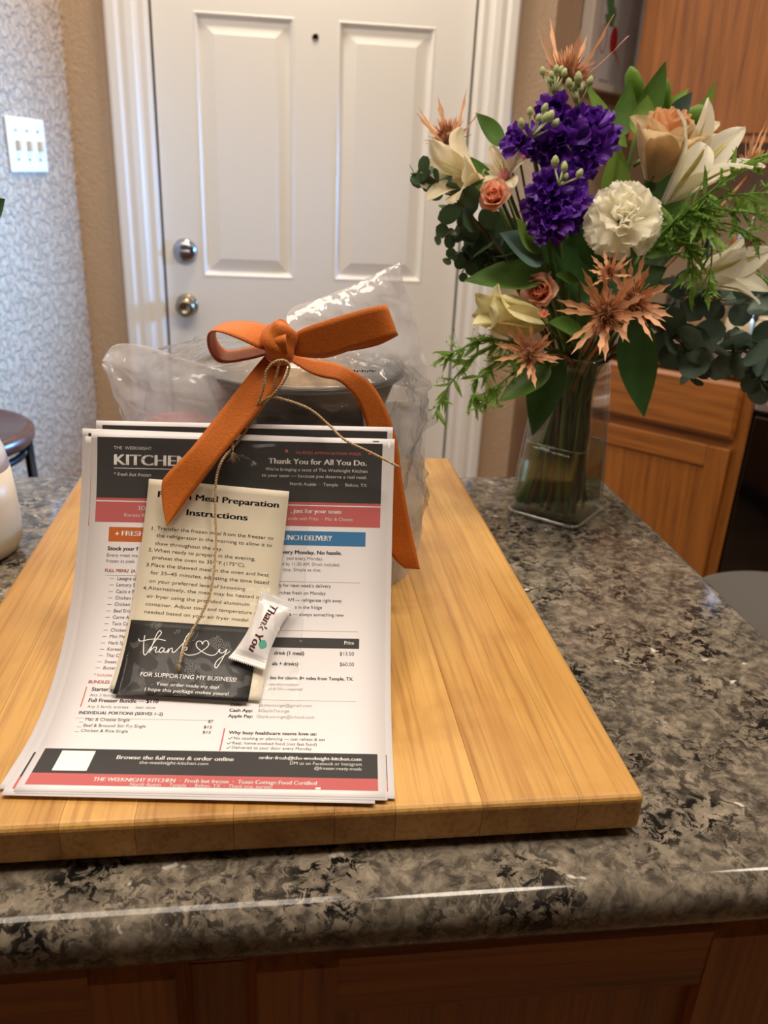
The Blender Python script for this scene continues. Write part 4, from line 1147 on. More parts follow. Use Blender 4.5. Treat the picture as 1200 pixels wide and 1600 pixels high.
for k, (px, py, px2, py2) in enumerate(((956, 42, 950, 5), (957, 42, 962, 8), (956, 40, 945, 22), (958, 40, 956, -30), (955, 20, 948, -10))):
    a, b = on_pic(px, py), on_pic(px2, py2); dx, dz = b[0] - a[0], b[1] - a[1]; l = math.hypot(dx, dz); nx_, nz_ = -dz / l, dx / l
    disc('painted_leaf', [(a[0] - nx_ * 0.003, a[1] - nz_ * 0.003), (a[0] + dx * .6 - nx_ * 0.012, a[1] + dz * .6 - nz_ * 0.012), (b[0], b[1]), (a[0] + dx * .6 + nx_ * 0.012, a[1] + dz * .6 + nz_ * 0.012), (a[0] + nx_ * 0.003, a[1] + nz_ * 0.003)], M['radish_leaf'], -0.0151 - 0.0002 * k)
c2 = on_pic(943, 60); o1, o2 = oval(c2[0], c2[1], 0.021, 0.036), oval(c2[0], c2[1], 0.018, 0.033)
local_mesh('painted_outline', [(x, -0.0149, z) for x, z in o1 + o2], [(i, (i + 1) % 24, 24 + (i + 1) % 24, 24 + i) for i in range(24)], M['radish'], pic)
s0 = on_pic(942, 131)
for k in range(7): disc('painted_scribble', [(s0[0] - 0.03 + 0.009 * k, s0[1] + 0.003 * (k % 2)), (s0[0] - 0.026 + 0.009 * k, s0[1] + 0.003 * (k % 2)), (s0[0] - 0.024 + 0.009 * k, s0[1] + 0.012), (s0[0] - 0.028 + 0.009 * k, s0[1] + 0.012)], M['ink_gr'], -0.0147)

# ------------------------------------------------------------------ light switch plate on the left wall
nl = np.array([0.966, -0.259])                                # out of the left wall
def on_left(px, py, off=0.0):
    r = WM @ np.array([px - 600.0, py - 800.0, FPX]); n = np.array([nl[0], nl[1], 0]); p0 = np.array([CORN[0], CORN[1], 0]) + n * off
    t = np.dot(p0 - CAM, n) / np.dot(r, n); return CAM + r * t
sp = on_left(40, 227)
M['ivory'] = plain('white_switch_plastic', S(236, 232, 226), 0.35)
M['toggle'] = plain('ivory_toggle', S(214, 190, 150), 0.4)
sw = thing('switch_plate', 'white triple light switch plate on the textured left wall', 'light switch', (sp[0], sp[1], sp[2]), math.atan2(-nl[0], nl[1]) + PI / 2 + PI / 2)
sw.rotation_euler = (0, 0, math.atan2(nl[1], nl[0]) + PI / 2)
box('plate', -0.079, 0.079, -0.0065, 0.0, -0.057, 0.057, M['ivory'], sw, 0.003, 3)
for k in (-1, 0, 1):
    box('toggle', k * 0.046 - 0.005, k * 0.046 + 0.005, -0.018, -0.006, -0.012, 0.010, M['toggle'], sw, 0.002)
    for zz in (0.03, -0.03): box('screw', k * 0.046 - 0.003, k * 0.046 + 0.003, -0.0075, -0.006, zz - 0.003, zz + 0.003, M['nickel'], sw)

# ------------------------------------------------------------------ stools
M['dark_wood'] = wood('walnut_seat', S(58, 32, 22), S(96, 56, 38), 0, 0.8, 0.35, 0.2)
M['grey_vinyl'] = plain('grey_upholstery', S(92, 88, 84), 0.55, sheen=0.2)
M['black_metal'] = plain('black_metal', S(18, 18, 19), 0.4, 0.6)
def stool(name, label, cx, cy, z, r, seat_m, pad):
    t = thing(name, label, 'stool', (cx, cy, 0))
    V, F = lathe([(0.0, z - pad), (r * 0.96, z - pad), (r, z - pad * 0.7), (r, z - pad * 0.3), (r * 0.95, z - 0.002), (r * 0.90, z), (r * 0.86, z - 0.004), (0.0, z - 0.004)], (cx, cy, 0), 56); mesh('seat', V, F, seat_m, t)
    V, F = tube([(cx + r * 0.86 * math.cos(2 * PI * k / 40), cy + r * 0.86 * math.sin(2 * PI * k / 40), z - pad - 0.02) for k in range(41)], 0.007, 8); mesh('seat_ring', V, F, M['black_metal'], t)
    for k in range(4):
        a = PI / 4 + k * PI / 2 - 0.55; p0 = np.array([cx + r * 0.9 * math.cos(a), cy + r * 0.9 * math.sin(a), z - pad]); p1 = np.array([cx + r * 1.04 * math.cos(a), cy + r * 1.04 * math.sin(a), 0.0])
        V, F = tube([p0, (p0 + p1) / 2, p1], 0.009, 8); mesh('leg', V, F, M['black_metal'], t)
    V, F = tube([(cx + r * 0.98 * math.cos(2 * PI * k / 40), cy + r * 0.98 * math.sin(2 * PI * k / 40), 0.26) for k in range(41)], 0.007, 8); mesh('foot_ring', V, F, M['black_metal'], t)
    return t
def atZ(px, py, z):
    r = WM @ np.array([px - 600.0, py - 800.0, FPX]); return CAM + r * ((z - CAMZ) / r[2])
q = atZ(46, 672, 0.84); stool('bar_stool', 'bar stool with round dark brown seat and black metal legs by the left wall', q[0] - 0.15, q[1] + 0.01, 0.84, 0.15, M['dark_wood'], 0.03)
q = atZ(1140, 887, 0.66); stool('bar_stool', 'bar stool with round grey padded seat beyond the right counter edge', q[0] + 0.02, q[1] - 0.185, 0.66, 0.185, M['grey_vinyl'], 0.05)

# ------------------------------------------------------------------ cream vase with a leafy sprig at the left of the counter
M['white_glaze'] = plain('white_glaze', S(232, 228, 220), 0.25, coat=0.3)
vc = (-0.317, 0.790, CT)
cv = thing('ceramic_vase', 'cream ceramic vase with white shoulder at the left end of the counter', 'vase', vc)
V, F = lathe([(0.0, 0.0), (0.044, 0.0), (0.050, 0.004), (0.0545, 0.014), (0.0555, 0.03), (0.054, 0.060), (0.0515, 0.090)], vc, 48); mesh('vase_body', V, F, M['cream_ceramic'], cv)
V, F = lathe([(0.0515, 0.090), (0.0485, 0.108), (0.042, 0.126), (0.032, 0.142), (0.025, 0.152), (0.023, 0.165), (0.026, 0.176), (0.023, 0.176), (0.020, 0.165), (0.022, 0.152)], vc, 48); mesh('vase_shoulder', V, F, M['white_glaze'], cv)

# ------------------------------------------------------------------ glass vase
M['glass'] = film('vase_glass', (0.955, 0.97, 0.955, 1), gloss=0.05, haze=0.02, bump=0.0, rough=0.03, edge=0.75)
M['glass_base'] = film('vase_base_glass', (0.80, 0.86, 0.78, 1), gloss=0.06, haze=0.05, bump=0.0, rough=0.05, edge=0.6)
M['water'] = film('vase_water', (0.86, 0.89, 0.72, 1), gloss=0.03, haze=0.03, haze_col=(0.5, 0.52, 0.3, 1), bump=0.0, rough=0.03, edge=0.4)
VC = np.array([0.3335, 0.889]); VA = math.radians(45 + 3); VH = 0.192
def vase_ring(h, inset=0.0, n=10):
    """rounded square at height h above the counter"""
    t = h / VH
    half = 0.0455 * (1 - t) + 0.0315 * t + 0.0015 * math.sin(PI * t) - inset
    r = min(0.012, half * 0.5); cx, cy = VC[0] + 0.002 * t, VC[1]
    out = []
    for q in range(4):
        a0 = q * PI / 2; ox, oy = (half - r) * (1 if q in (0, 3) else -1), (half - r) * (1 if q in (0, 1) else -1)
        for k in range(n):
            a = a0 + PI / 2 * k / (n - 1); x, y = ox + r * math.cos(a), oy + r * math.sin(a)
            out.append((cx + x * math.cos(VA) - y * math.sin(VA), cy + x * math.sin(VA) + y * math.cos(VA), CT + h))
    return out
def ring_loft(rings, cap0=True, cap1=False):
    n = len(rings[0]); V = [p for r in rings for p in r]; F = []
    for i in range(len(rings) - 1):
        for k in range(n):
            k2 = (k + 1) % n; F.append((i * n + k, i * n + k2, (i + 1) * n + k2, (i + 1) * n + k))
    if cap0: F.append(tuple(range(n - 1, -1, -1)))
    if cap1: F.append(tuple(range((len(rings) - 1) * n, len(rings) * n)))
    return V, F
vs = thing('glass_vase', 'tapered square clear glass vase of water holding the bouquet', 'vase', (VC[0], VC[1], CT))
hs = [0.0, 0.003] + [VH * k / 10 for k in range(1, 11)]
V, F = ring_loft([vase_ring(h, 0.002 if h == 0 else 0) for h in hs] + [vase_ring(h, 0.0028) for h in [VH] + [VH * k / 10 for k in range(9, 0, -1)] + [0.010]], True, True); mesh('vase_wall', V, F, M['glass'], vs)
WL = 0.090
M['glass_edge'] = film('vase_edge_glass', (0.86, 0.90, 0.86, 1), gloss=0.22, haze=0.16, bump=0.0, rough=0.06, edge=0.5)
V, F = tube([p for p in vase_ring(VH + 0.0002, 0.0014)] + [vase_ring(VH + 0.0002, 0.0014)[0]], 0.0017, 8, False); mesh('vase_rim', V, F, M['glass_edge'], vs)
V, F = tube([p for p in vase_ring(0.004, 0.0006)] + [vase_ring(0.004, 0.0006)[0]], 0.0022, 8, False); mesh('vase_foot', V, F, M['glass_edge'], vs)
V, F = tube([p for p in vase_ring(WL, 0.0042)] + [vase_ring(WL, 0.0042)[0]], 0.0010, 6, False); mesh('water_line', V, F, M['glass_edge'], vs)
V, F = ring_loft([vase_ring(h, 0.0034) for h in (0.0105, 0.03, 0.06, WL)], True, True); mesh('water', V, F, M['water'], vs)

# ------------------------------------------------------------------ flower building blocks
def leafy(name, color, rough=0.45, var=0.22, trl=0.32):
    t = NT(name)
    f = t.noise(t.coords(rnd=True), 45, 3)
    t.l(t.ramp(f, [(0.3, tuple(c * (1 - var) for c in color[:3]) + (1,)), (0.7, tuple(min(1, c * (1 + var)) for c in color[:3]) + (1,))]), t.p.inputs['Base Color'])
    t.p.inputs['Roughness'].default_value = rough; t.p.inputs['Specular IOR Level'].default_value = 0.35
    tl = t.n('ShaderNodeBsdfTranslucent'); tl.inputs[0].default_value = color
    mx = t.n('ShaderNodeMixShader'); mx.inputs[0].default_value = trl
    t.l(t.p.outputs[0], mx.inputs[1]); t.l(tl.outputs[0], mx.inputs[2]); t.l(mx.outputs[0], t.out.inputs['Surface'])
    return t.m
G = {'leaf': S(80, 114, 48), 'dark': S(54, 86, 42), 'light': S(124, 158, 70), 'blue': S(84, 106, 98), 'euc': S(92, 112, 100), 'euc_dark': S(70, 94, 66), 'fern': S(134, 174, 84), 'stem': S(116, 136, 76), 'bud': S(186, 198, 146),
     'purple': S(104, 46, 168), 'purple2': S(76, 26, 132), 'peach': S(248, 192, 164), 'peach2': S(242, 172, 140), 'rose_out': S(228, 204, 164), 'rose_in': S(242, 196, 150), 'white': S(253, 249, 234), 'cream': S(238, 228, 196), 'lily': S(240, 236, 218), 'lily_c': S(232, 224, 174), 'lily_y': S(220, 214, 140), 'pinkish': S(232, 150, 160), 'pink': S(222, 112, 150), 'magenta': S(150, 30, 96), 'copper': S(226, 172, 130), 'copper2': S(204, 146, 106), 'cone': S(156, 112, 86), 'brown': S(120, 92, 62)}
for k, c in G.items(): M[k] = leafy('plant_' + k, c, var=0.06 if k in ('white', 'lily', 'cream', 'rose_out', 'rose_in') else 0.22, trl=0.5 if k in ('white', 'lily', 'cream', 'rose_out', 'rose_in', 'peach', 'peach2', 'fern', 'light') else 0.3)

def prof_f(kind, v):
    if kind == 'leaf': return math.sin(PI * min(1, v) ** 0.72) ** 0.9 if 0 < v < 1 else 0.02
    if kind == 'round': return math.sqrt(max(0.0, 1 - (2 * v - 1) ** 2)) * 0.98 + 0.02
    if kind == 'petal': return (0.30 + 0.70 * math.sin(PI / 2 * min(1, v / 0.62))) * (1 if v < 0.62 else math.sqrt(max(0.0, 1 - ((v - 0.62) / 0.385) ** 2)))
    if kind == 'fan': return (0.18 + 0.82 * v ** 0.8) * (1 if v < 0.86 else math.sqrt(max(0.0, 1 - ((v - 0.86) / 0.155) ** 2)) * 0.6 + 0.4)
    if kind == 'lily': return (0.35 + 0.65 * math.sin(PI / 2 * min(1, v / 0.5))) * (1 if v < 0.5 else math.cos(PI / 2 * ((v - 0.5) / 0.5)) ** 0.75 * 0.98 + 0.02)
    return 1 - v * 0.95
def petal_vf(base, d, n, L, W, kind='petal', curl=0.4, tip=0.0, cup=0.3, ruf=0.0, rk=9.0, nu=7, nv=9, ph=0.0, zig=0.0):
    """a petal or leaf: runs from base along d, bends towards n; returns verts, faces"""
    d = nrm(d); n = nrm(n - d * np.dot(n, d)); s = np.cross(d, n)
    x = y = 0.0; V = []
    for j in range(nv):
        v = j / (nv - 1)
        a = curl * v + tip * max(0.0, v - 0.65) / 0.35
        if j: x += math.cos(a) * L / (nv - 1); y += math.sin(a) * L / (nv - 1)
        dd = d * math.cos(a) + n * math.sin(a); nn = n * math.cos(a) - d * math.sin(a)
        w = W * 0.5 * prof_f(kind, v)
        for i in range(nu):
            u = 2 * i / (nu - 1) - 1
            h = cup * w * u * u + ruf * v * v * math.sin(rk * u + ph + 3 * v)
            e = zig * (1 if i % 2 else -1) * (v > 0.99)
            V.append(base + d * x + n * y + s * u * w + nn * h + dd * e)
    F = [(j * nu + i, j * nu + i + 1, (j + 1) * nu + i + 1, (j + 1) * nu + i) for j in range(nv - 1) for i in range(nu - 1)]
    return V, F
def petal(parent, name, m, *a, **k):
    V, F = petal_vf(*a, **k); return mesh(name, V, F, M[m] if isinstance(m, str) else m, parent)

NECK = np.array([VC[0] + 0.002, VC[1], CT + VH])
def stem_path(end, ang=None, via=None, spread=0.034):
    ang = random.uniform(0, 2 * PI) if ang is None else ang
    sx, sy = random.uniform(-0.036, 0.036), random.uniform(-0.036, 0.036)
    bot = np.array([VC[0] + sx * math.cos(VA) - sy * math.sin(VA), VC[1] + sx * math.sin(VA) + sy * math.cos(VA), CT + 0.0125])
    d = nrm(np.array([end[0] - NECK[0], end[1] - NECK[1], 0])); r = random.uniform(0.15, 0.85) * spread
    nk = NECK + d * r + np.array([0, 0, -0.01])
    return catmull([bot, (bot + nk) / 2, nk] + (list(via) if via is not None else []) + [end], 26)
def add_stem(t, end, r=0.0026, m='stem', via=None, ang=None):
    p = stem_path(end, ang, via); V, F = tube(p, [r * 1.5, r * 1.2, r * 0.85], 8); mesh('stem', V, F, M[m], t); return p
def flower_thing(name, label, cat, group=None): return thing(name, label, cat, (VC[0], VC[1], CT + 0.0125), group=group)
def towards(c, w=1.0): return nrm(nrm(c - NECK) + w * nrm(CAM - c))
def add_leaf(t, base, tip_, W, m='leaf', curl=0.3, up=None, name='leaf', cup=0.25, tipc=0.0, ruf=0.0):
    base, tip_ = np.asarray(base), np.asarray(tip_); d = tip_ - base; L = np.linalg.norm(d)
    n = nrm(CAM - base) * 0.7 + np.array([0, 0, 0.7]) if up is None else np.asarray(up, float)
    # aim a little the other way so that the bend ends at the tip
    x, y, _ = frame(d); nn = nrm(n - nrm(d) * np.dot(n, nrm(d)))
    d2 = nrm(nrm(d) - nn * math.tan(curl * 0.5))
    return petal(t, name, m, base, d2, nn, L * 1.03, W, 'leaf', curl=curl, cup=cup, nu=7, nv=12, tip=tipc, ruf=ruf)

# ---- roses
def rose(label, px, py, Y, R, layers, mats, w=1.0, sepals=True, group=None, axis=None):
    c = at(px, py, Y); ax = towards(c, w) if axis is None else nrm(axis)
    t = flower_thing('rose', label, 'rose', group)
    base = c - ax * R * 0.75
    add_stem(t, base, 0.0024)
    x, y, a = frame(ax)
    for li, (n, tilt, lk, wk, curl, tipc) in enumerate(layers):
        for k in range(n):
            th = 2 * PI * (k + 0.37 * li) / n + 0.25 * RNG.normal()
            rad = x * math.cos(th) + y * math.sin(th); tl = tilt + 0.06 * RNG.normal()
            d = a * math.cos(tl) + rad * math.sin(tl); nn = a * math.sin(tl) - rad * math.cos(tl)
            petal(t, 'petal', mats[min(li, len(mats) - 1)], base + rad * R * 0.10, d, nn, R * lk, R * wk, 'petal', curl=curl, tip=tipc, cup=0.42, ruf=R * 0.03, nu=9, nv=10, ph=k)
    V, F = lathe([(0.0, 0), (R * 0.2, R * 0.05), (R * 0.16, R * 0.5), (0.0, R * 0.6)], (0, 0, 0), 12)
    mesh('calyx', [base - a * R * 0.25 + x * p[0] + y * p[1] + a * p[2] for p in V], F, M['leaf'], t)
    if sepals:
        for k in range(5):
            th = 2 * PI * k / 5; rad = x * math.cos(th) + y * math.sin(th)
            petal(t, 'sepal', 'leaf', base - a * R * 0.1, a * 0.6 + rad * 0.8, a * 0.8 - rad * 0.6, R * 0.8, R * 0.22, 'leaf', curl=0.6, nu=5, nv=7)
    return t
SMALL = [(5, 1.15, 1.15, 1.2, 0.7, -0.9), (5, 0.85, 1.2, 1.05, 0.8, -0.6), (5, 0.55, 1.15, 0.9, 0.7, -0.2), (4, 0.32, 1.05, 0.75, 0.5, 0.1), (3, 0.14, 0.98, 0.5, 0.35, 0.1)]
rose('small peach spray rose at the left, in front of the alstroemeria', 771, 304, .800, 24 / 1530, SMALL, ['peach', 'peach', 'peach2'], 1.3)
rose('small peach spray rose low in the bouquet above the half-open lily', 842, 454, .795, 27 / 1530, SMALL, ['peach', 'peach', 'peach2'], 1.1)
BIG = [(5, 0.62, 1.75, 1.45, 0.28, -0.7), (5, 0.42, 1.75, 1.30, 0.32, -0.3), (5, 0.26, 1.80, 1.05, 0.22, -0.2), (4, 0.16, 1.85, 0.80, 0.16, -0.4), (4, 0.08, 1.90, 0.55, 0.1, -0.2)]
rose('large cream and peach rose beside the white lily', 1033, 240, .835, 55 / 1530, BIG, ['rose_out', 'rose_out', 'rose_in'], 0.0, axis=(0.10, -0.30, 1.0))

# ---- carnations
def carnation(label, px, py, Y, R, m, w=1.4):
    c = at(px, py, Y); ax = towards(c, w); t = flower_thing('carnation', label, 'carnation')
    base = c - ax * R * 0.55; x, y, a = frame(ax)
    add_stem(t, base - a * R * 0.4, 0.0022, via=[base - a * R * 1.2])
    V, F = lathe([(0.0, 0), (R * 0.14, R * 0.04), (R * 0.2, R * 0.6), (R * 0.24, R * 0.75)], (0, 0, 0), 14)
    mesh('calyx', [base - a * R * 0.55 + x * p[0] + y * p[1] + a * p[2] for p in V], F, M['leaf'], t)
    for li, (n, tl, lk, wk) in enumerate(((8, 1.62, 1.05, 1.0), (7, 1.28, 1.08, 1.0), (6, 0.98, 1.06, 0.95), (5, 0.70, 1.02, 0.9), (5, 0.42, 0.98, 0.75), (3, 0.18, 0.95, 0.6))):
        for k in range(n):
            th = 2 * PI * (k + 0.43 * li) / n + 0.2 * RNG.normal(); rad = x * math.cos(th) + y * math.sin(th); q = tl + 0.1 * RNG.normal()
            d = a * math.cos(q) + rad * math.sin(q); nn = a * math.sin(q) - rad * math.cos(q)
            petal(t, 'petal', m, base, d, nn, R * lk, R * wk, 'fan', curl=0.25, tip=random.uniform(-0.6, 0.2), cup=0.15, ruf=R * 0.085, rk=5.0, nu=13, nv=9, ph=random.uniform(0, 6), zig=R * 0.02)
    return t
carnation('ruffled white carnation at the front centre of the bouquet', 975, 338, .765, 53 / 1560, 'white', 1.6)

# ---- lilies
def lily(label, px, py, Y, ax, L, petals, W, name='lily', mid=True, m='lily'):
    c = at(px, py, Y); ax = nrm(ax); t = flower_thing(name, label, 'lily'); x, y, a = frame(ax)
    add_stem(t, c, 0.0032, via=[c - a * 0.035])
    for k, (th, tl, lk, curl, tipc) in enumerate(petals):
        rad = x * math.cos(th) + y * math.sin(th); d = a * math.cos(tl) + rad * math.sin(tl); nn = rad * math.cos(tl) - a * math.sin(tl)
        kw = dict(kind='lily', curl=curl, tip=tipc, cup=-0.30, ruf=0.0012, rk=4, nu=9, nv=16, ph=k)
        po_ = petal(t, 'petal', m, c + rad * 0.003, d, nn, L * lk, W, **kw)
        if mid:
            V, F = petal_vf(c + rad * 0.003 - nn * 0.0006, d, nn, L * lk * 0.9, W * 0.16, kind='lily', curl=curl * 0.9, tip=tipc * 0.8, cup=-0.3, nu=3, nv=16); mesh('midrib', V, F, M['lily_y'], po_)
            V, F = petal_vf(c + rad * 0.003 + nn * 0.0007, d, nn, L * lk * 0.9, W * 0.16, kind='lily', curl=curl * 0.9, tip=tipc * 0.8, cup=-0.3, nu=3, nv=16); mesh('midrib', V, F, M['lily_y'], po_)
    return t
q0, q1 = at(1040, 318, .83), at(1125, 222, .79)
lily('open white lily at the upper right beside the large rose', 1040, 318, .83, q1 - q0, 0.098, [(0.3, 0.30, 1.0, 0.25, 0.6), (1.35, 0.26, 1.0, 0.2, 0.5), (2.4, 0.34, 0.95, 0.2, 0.6), (3.45, 0.30, 1.0, 0.25, 0.6), (4.5, 0.28, 1.0, 0.2, 0.5), (5.55, 0.33, 0.95, 0.2, 0.6)], 0.030)
q0, q1 = at(850, 505, .80), at(728, 478, .765)
lily('half-open white lily pointing left, low in the bouquet', 850, 505, .80, q1 - q0, 0.084, [(0.3, 0.20, 1.0, -0.30, 0.6), (1.35, 0.24, 0.95, -0.28, 1.1), (2.4, 0.20, 1.0, -0.30, 0.7), (3.45, 0.26, 0.92, -0.25, 1.2), (4.5, 0.20, 1.0, -0.30, 0.6), (5.55, 0.22, 0.96, -0.28, 0.9)], 0.040, mid=False, m='lily_c')
q0, q1 = at(1060, 438, .86), at(1200, 405, .80)
lily('white lily behind the green filler at the right', 1062, 440, .86, q1 - q0, 0.095, [(0.3, 0.20, 1.0, 0.2, 0.5), (1.6, 0.24, 1.0, 0.25, 0.5), (2.9, 0.20, 0.95, 0.2, 0.5), (4.2, 0.24, 1.0, 0.25, 0.5), (5.4, 0.22, 0.95, 0.2, 0.5)], 0.034)
def bud_stem(label, spec, leaves):
    t = flower_thing('lily_buds', label, 'lily')
    for k, (b, tp, r, Y) in enumerate(spec):
        p0, p1 = at(*b, Y), at(*tp, Y - 0.01); a = nrm(p1 - p0); x, y, _ = frame(a); L = np.linalg.norm(p1 - p0)
        if k == 0: add_stem(t, p0, 0.003)
        else:
            V, F = tube(catmull([at(*spec[0][0], spec[0][3]) - np.array([0, 0, 0.05]), p0 - a * 0.02, p0], 10), 0.0018, 6); mesh('side_stem', V, F, M['stem'], t)
        V, F = lathe([(0.0, 0), (r * 0.5, L * 0.05), (r * 0.85, L * 0.3), (r, L * 0.6), (r * 0.7, L * 0.86), (r * 0.25, L * 0.97), (0.0, L)], (0, 0, 0), 18)
        V = [p0 + (x * p[0] + y * p[1]) * (1 + 0.10 * math.cos(3 * math.atan2(p[1], p[0]))) + a * p[2] for p in V]
        mesh('bud', V, F, M['light'], t)
    for b, tp, W, m, Yb, Yt in leaves: add_leaf(t, at(*b, Yb), at(*tp, Yt), W, m, curl=0.5)
bud_stem('green lily buds and leaves standing at the top right of the bouquet', [((1002, 178), (985, 103), 0.0095, .90), ((1068, 200), (1103, 165), 0.009, .88), ((1040, 180), (1038, 120), 0.007, .91)],
         [((998, 210), (1040, 98), .026, 'leaf', .88, .87), ((980, 230), (912, 128), .024, 'light', .90, .88), ((1010, 205), (1075, 140), .022, 'light', .90, .90), ((970, 215), (985, 130), .024, 'leaf', .87, .88), ((1045, 200), (1082, 145), .026, 'blue', .88, .86), ((1085, 205), (1118, 128), .012, 'light', .89, .88), ((1000, 215), (1012, 150), .026, 'light', .86, .87)])

# ---- alstroemeria
def alstro(label, px, py, Y, ax, L, open_, m2=None):
    c = at(px, py, Y); ax = nrm(ax); t = flower_thing('alstroemeria', label, 'alstroemeria'); x, y, a = frame(ax)
    add_stem(t, c, 0.0018, via=[c - a * 0.02])
    for k in range(6):
        th = 2 * PI * k / 6 + 0.2; rad = x * math.cos(th) + y * math.sin(th); tl = open_ * (1.0 if k % 2 else 0.75)
        d = a * math.cos(tl) + rad * math.sin(tl); nn = rad * math.cos(tl) - a * math.sin(tl)
        petal(t, 'petal', 'cream', c, d, nn, L, L * (0.50 if k % 2 else 0.34), 'petal', curl=0.15, tip=0.5, cup=-0.25, ruf=0.0012, rk=6, nu=9, nv=10, ph=k)
    V, F = lathe([(0.0015, 0), (0.004, 0.004), (0.0055, 0.012), (0.005, 0.018)], (0, 0, 0), 12); mesh('flower_base', [c - a * 0.006 + x * p[0] + y * p[1] + a * p[2] for p in V], F, M['pinkish'], t)
    for k in range(5):
        th = k * 1.3; q = c + a * L * 0.75 + (x * math.cos(th) + y * math.sin(th)) * 0.005; V, F = tube([c, (c + q) / 2 + a * 0.003, q], 0.0005, 5); mesh('stamen', V, F, M['lily_y'], t)
    return t
q0, q1 = at(752, 285, .83), at(690, 262, .80)
alstro('cream alstroemeria facing left at the edge of the bouquet', 752, 285, .83, q1 - q0, 0.066, 0.42)
q0 = at(790, 285, .84); alstro('cream alstroemeria behind the small peach rose, facing the room', 790, 282, .84, np.array([-0.45, -0.6, 0.65]), 0.036, 0.85)
alstro('pinkish alstroemeria half hidden behind the lily buds', 1085, 225, .92, np.array([0.3, -0.5, 0.8]), 0.034, 0.7)

# ---- purple stock
def stock(label, tip_px, fl, buds, Y0):
    t = flower_thing('purple_stock', label, 'stock', 'purple stocks')
    top = at(*tip_px, Y0); p = add_stem(t, top, 0.0026, 'stem')
    for k, (px, py, r, Y) in enumerate(fl):
        c = at(px, py, Y); ax = towards(c, 1.5) + RNG.normal(size=3) * 0.25; x, y, a = frame(ax); R = r / 1530
        base = c - a * R * 0.5
        V, F = lathe([(0.0, 0), (R * 0.10, R * 0.1), (R * 0.13, R * 0.5), (R * 0.16, R * 0.6)], (0, 0, 0), 10)
        f = mesh('floret', [base - a * R * 0.5 + x * q[0] + y * q[1] + a * q[2] for q in V], F, M['light'], t)
        for li, (n, tl, lk) in enumerate(((6, 1.35, 1.0), (5, 0.95, 0.85), (4, 0.5, 0.7), (3, 0.2, 0.5))):
            for j in range(n):
                th = 2 * PI * (j + 0.4 * li) / n + 0.3 * RNG.normal(); rad = x * math.cos(th) + y * math.sin(th); q = tl + 0.15 * RNG.normal()
                d = a * math.cos(q) + rad * math.sin(q); nn = a * math.sin(q) - rad * math.cos(q)
                petal(f, 'petal', 'purple' if (j + li) % 3 else 'purple2', base, d, nn, R * lk * 1.1, R * 0.85, 'fan', curl=0.2, tip=random.uniform(-0.7, 0.5), cup=0.25, ruf=R * 0.12, rk=4.5, nu=8, nv=6, ph=random.uniform(0, 6))
    for (px, py, n, Y) in buds:
        c = at(px, py, Y)
        for j in range(n):
            o = RNG.normal(size=3) * np.array([0.008, 0.006, 0.006]); b = c + o; a = nrm(np.array([o[0] * 30, -0.2, 1.0])); x, y, _ = frame(a); L = random.uniform(0.008, 0.012); r = L * 0.36
            V, F = lathe([(0.0, 0), (r * 0.8, L * 0.15), (r, L * 0.5), (r * 0.55, L * 0.85), (0.0, L)], (0, 0, 0), 10); mesh('bud', [b + x * q[0] + y * q[1] + a * q[2] for q in V], F, M['bud'], t)
            V, F = tube([c - np.array([0, 0, 0.012]), b], 0.0009, 5); mesh('bud_stalk', V, F, M['bud'], t)
stock('tall purple stock with green buds at its tip, in the middle of the bouquet', (878, 135), [(868, 172, 30, .845), (926, 183, 34, .84), (872, 222, 42, .82), (926, 228, 38, .82), (905, 262, 26, .82), (946, 205, 24, .85), (900, 195, 30, .86)], [(868, 125, 7, .845), (905, 148, 7, .835)], .86)
stock('lower purple stock in front of the taller one', (868, 262), [(858, 288, 34, .80), (842, 318, 30, .80), (868, 330, 36, .79), (896, 306, 32, .80), (852, 352, 28, .79), (880, 285, 28, .81), (886, 340, 28, .80)], [(876, 268, 5, .79)], .81)
stock('purple stock leaning left with buds, beside the alstroemeria', (828, 200), [(808, 216, 30, .825), (838, 232, 26, .835), (848, 208, 22, .84)], [(830, 196, 7, .82)], .84)

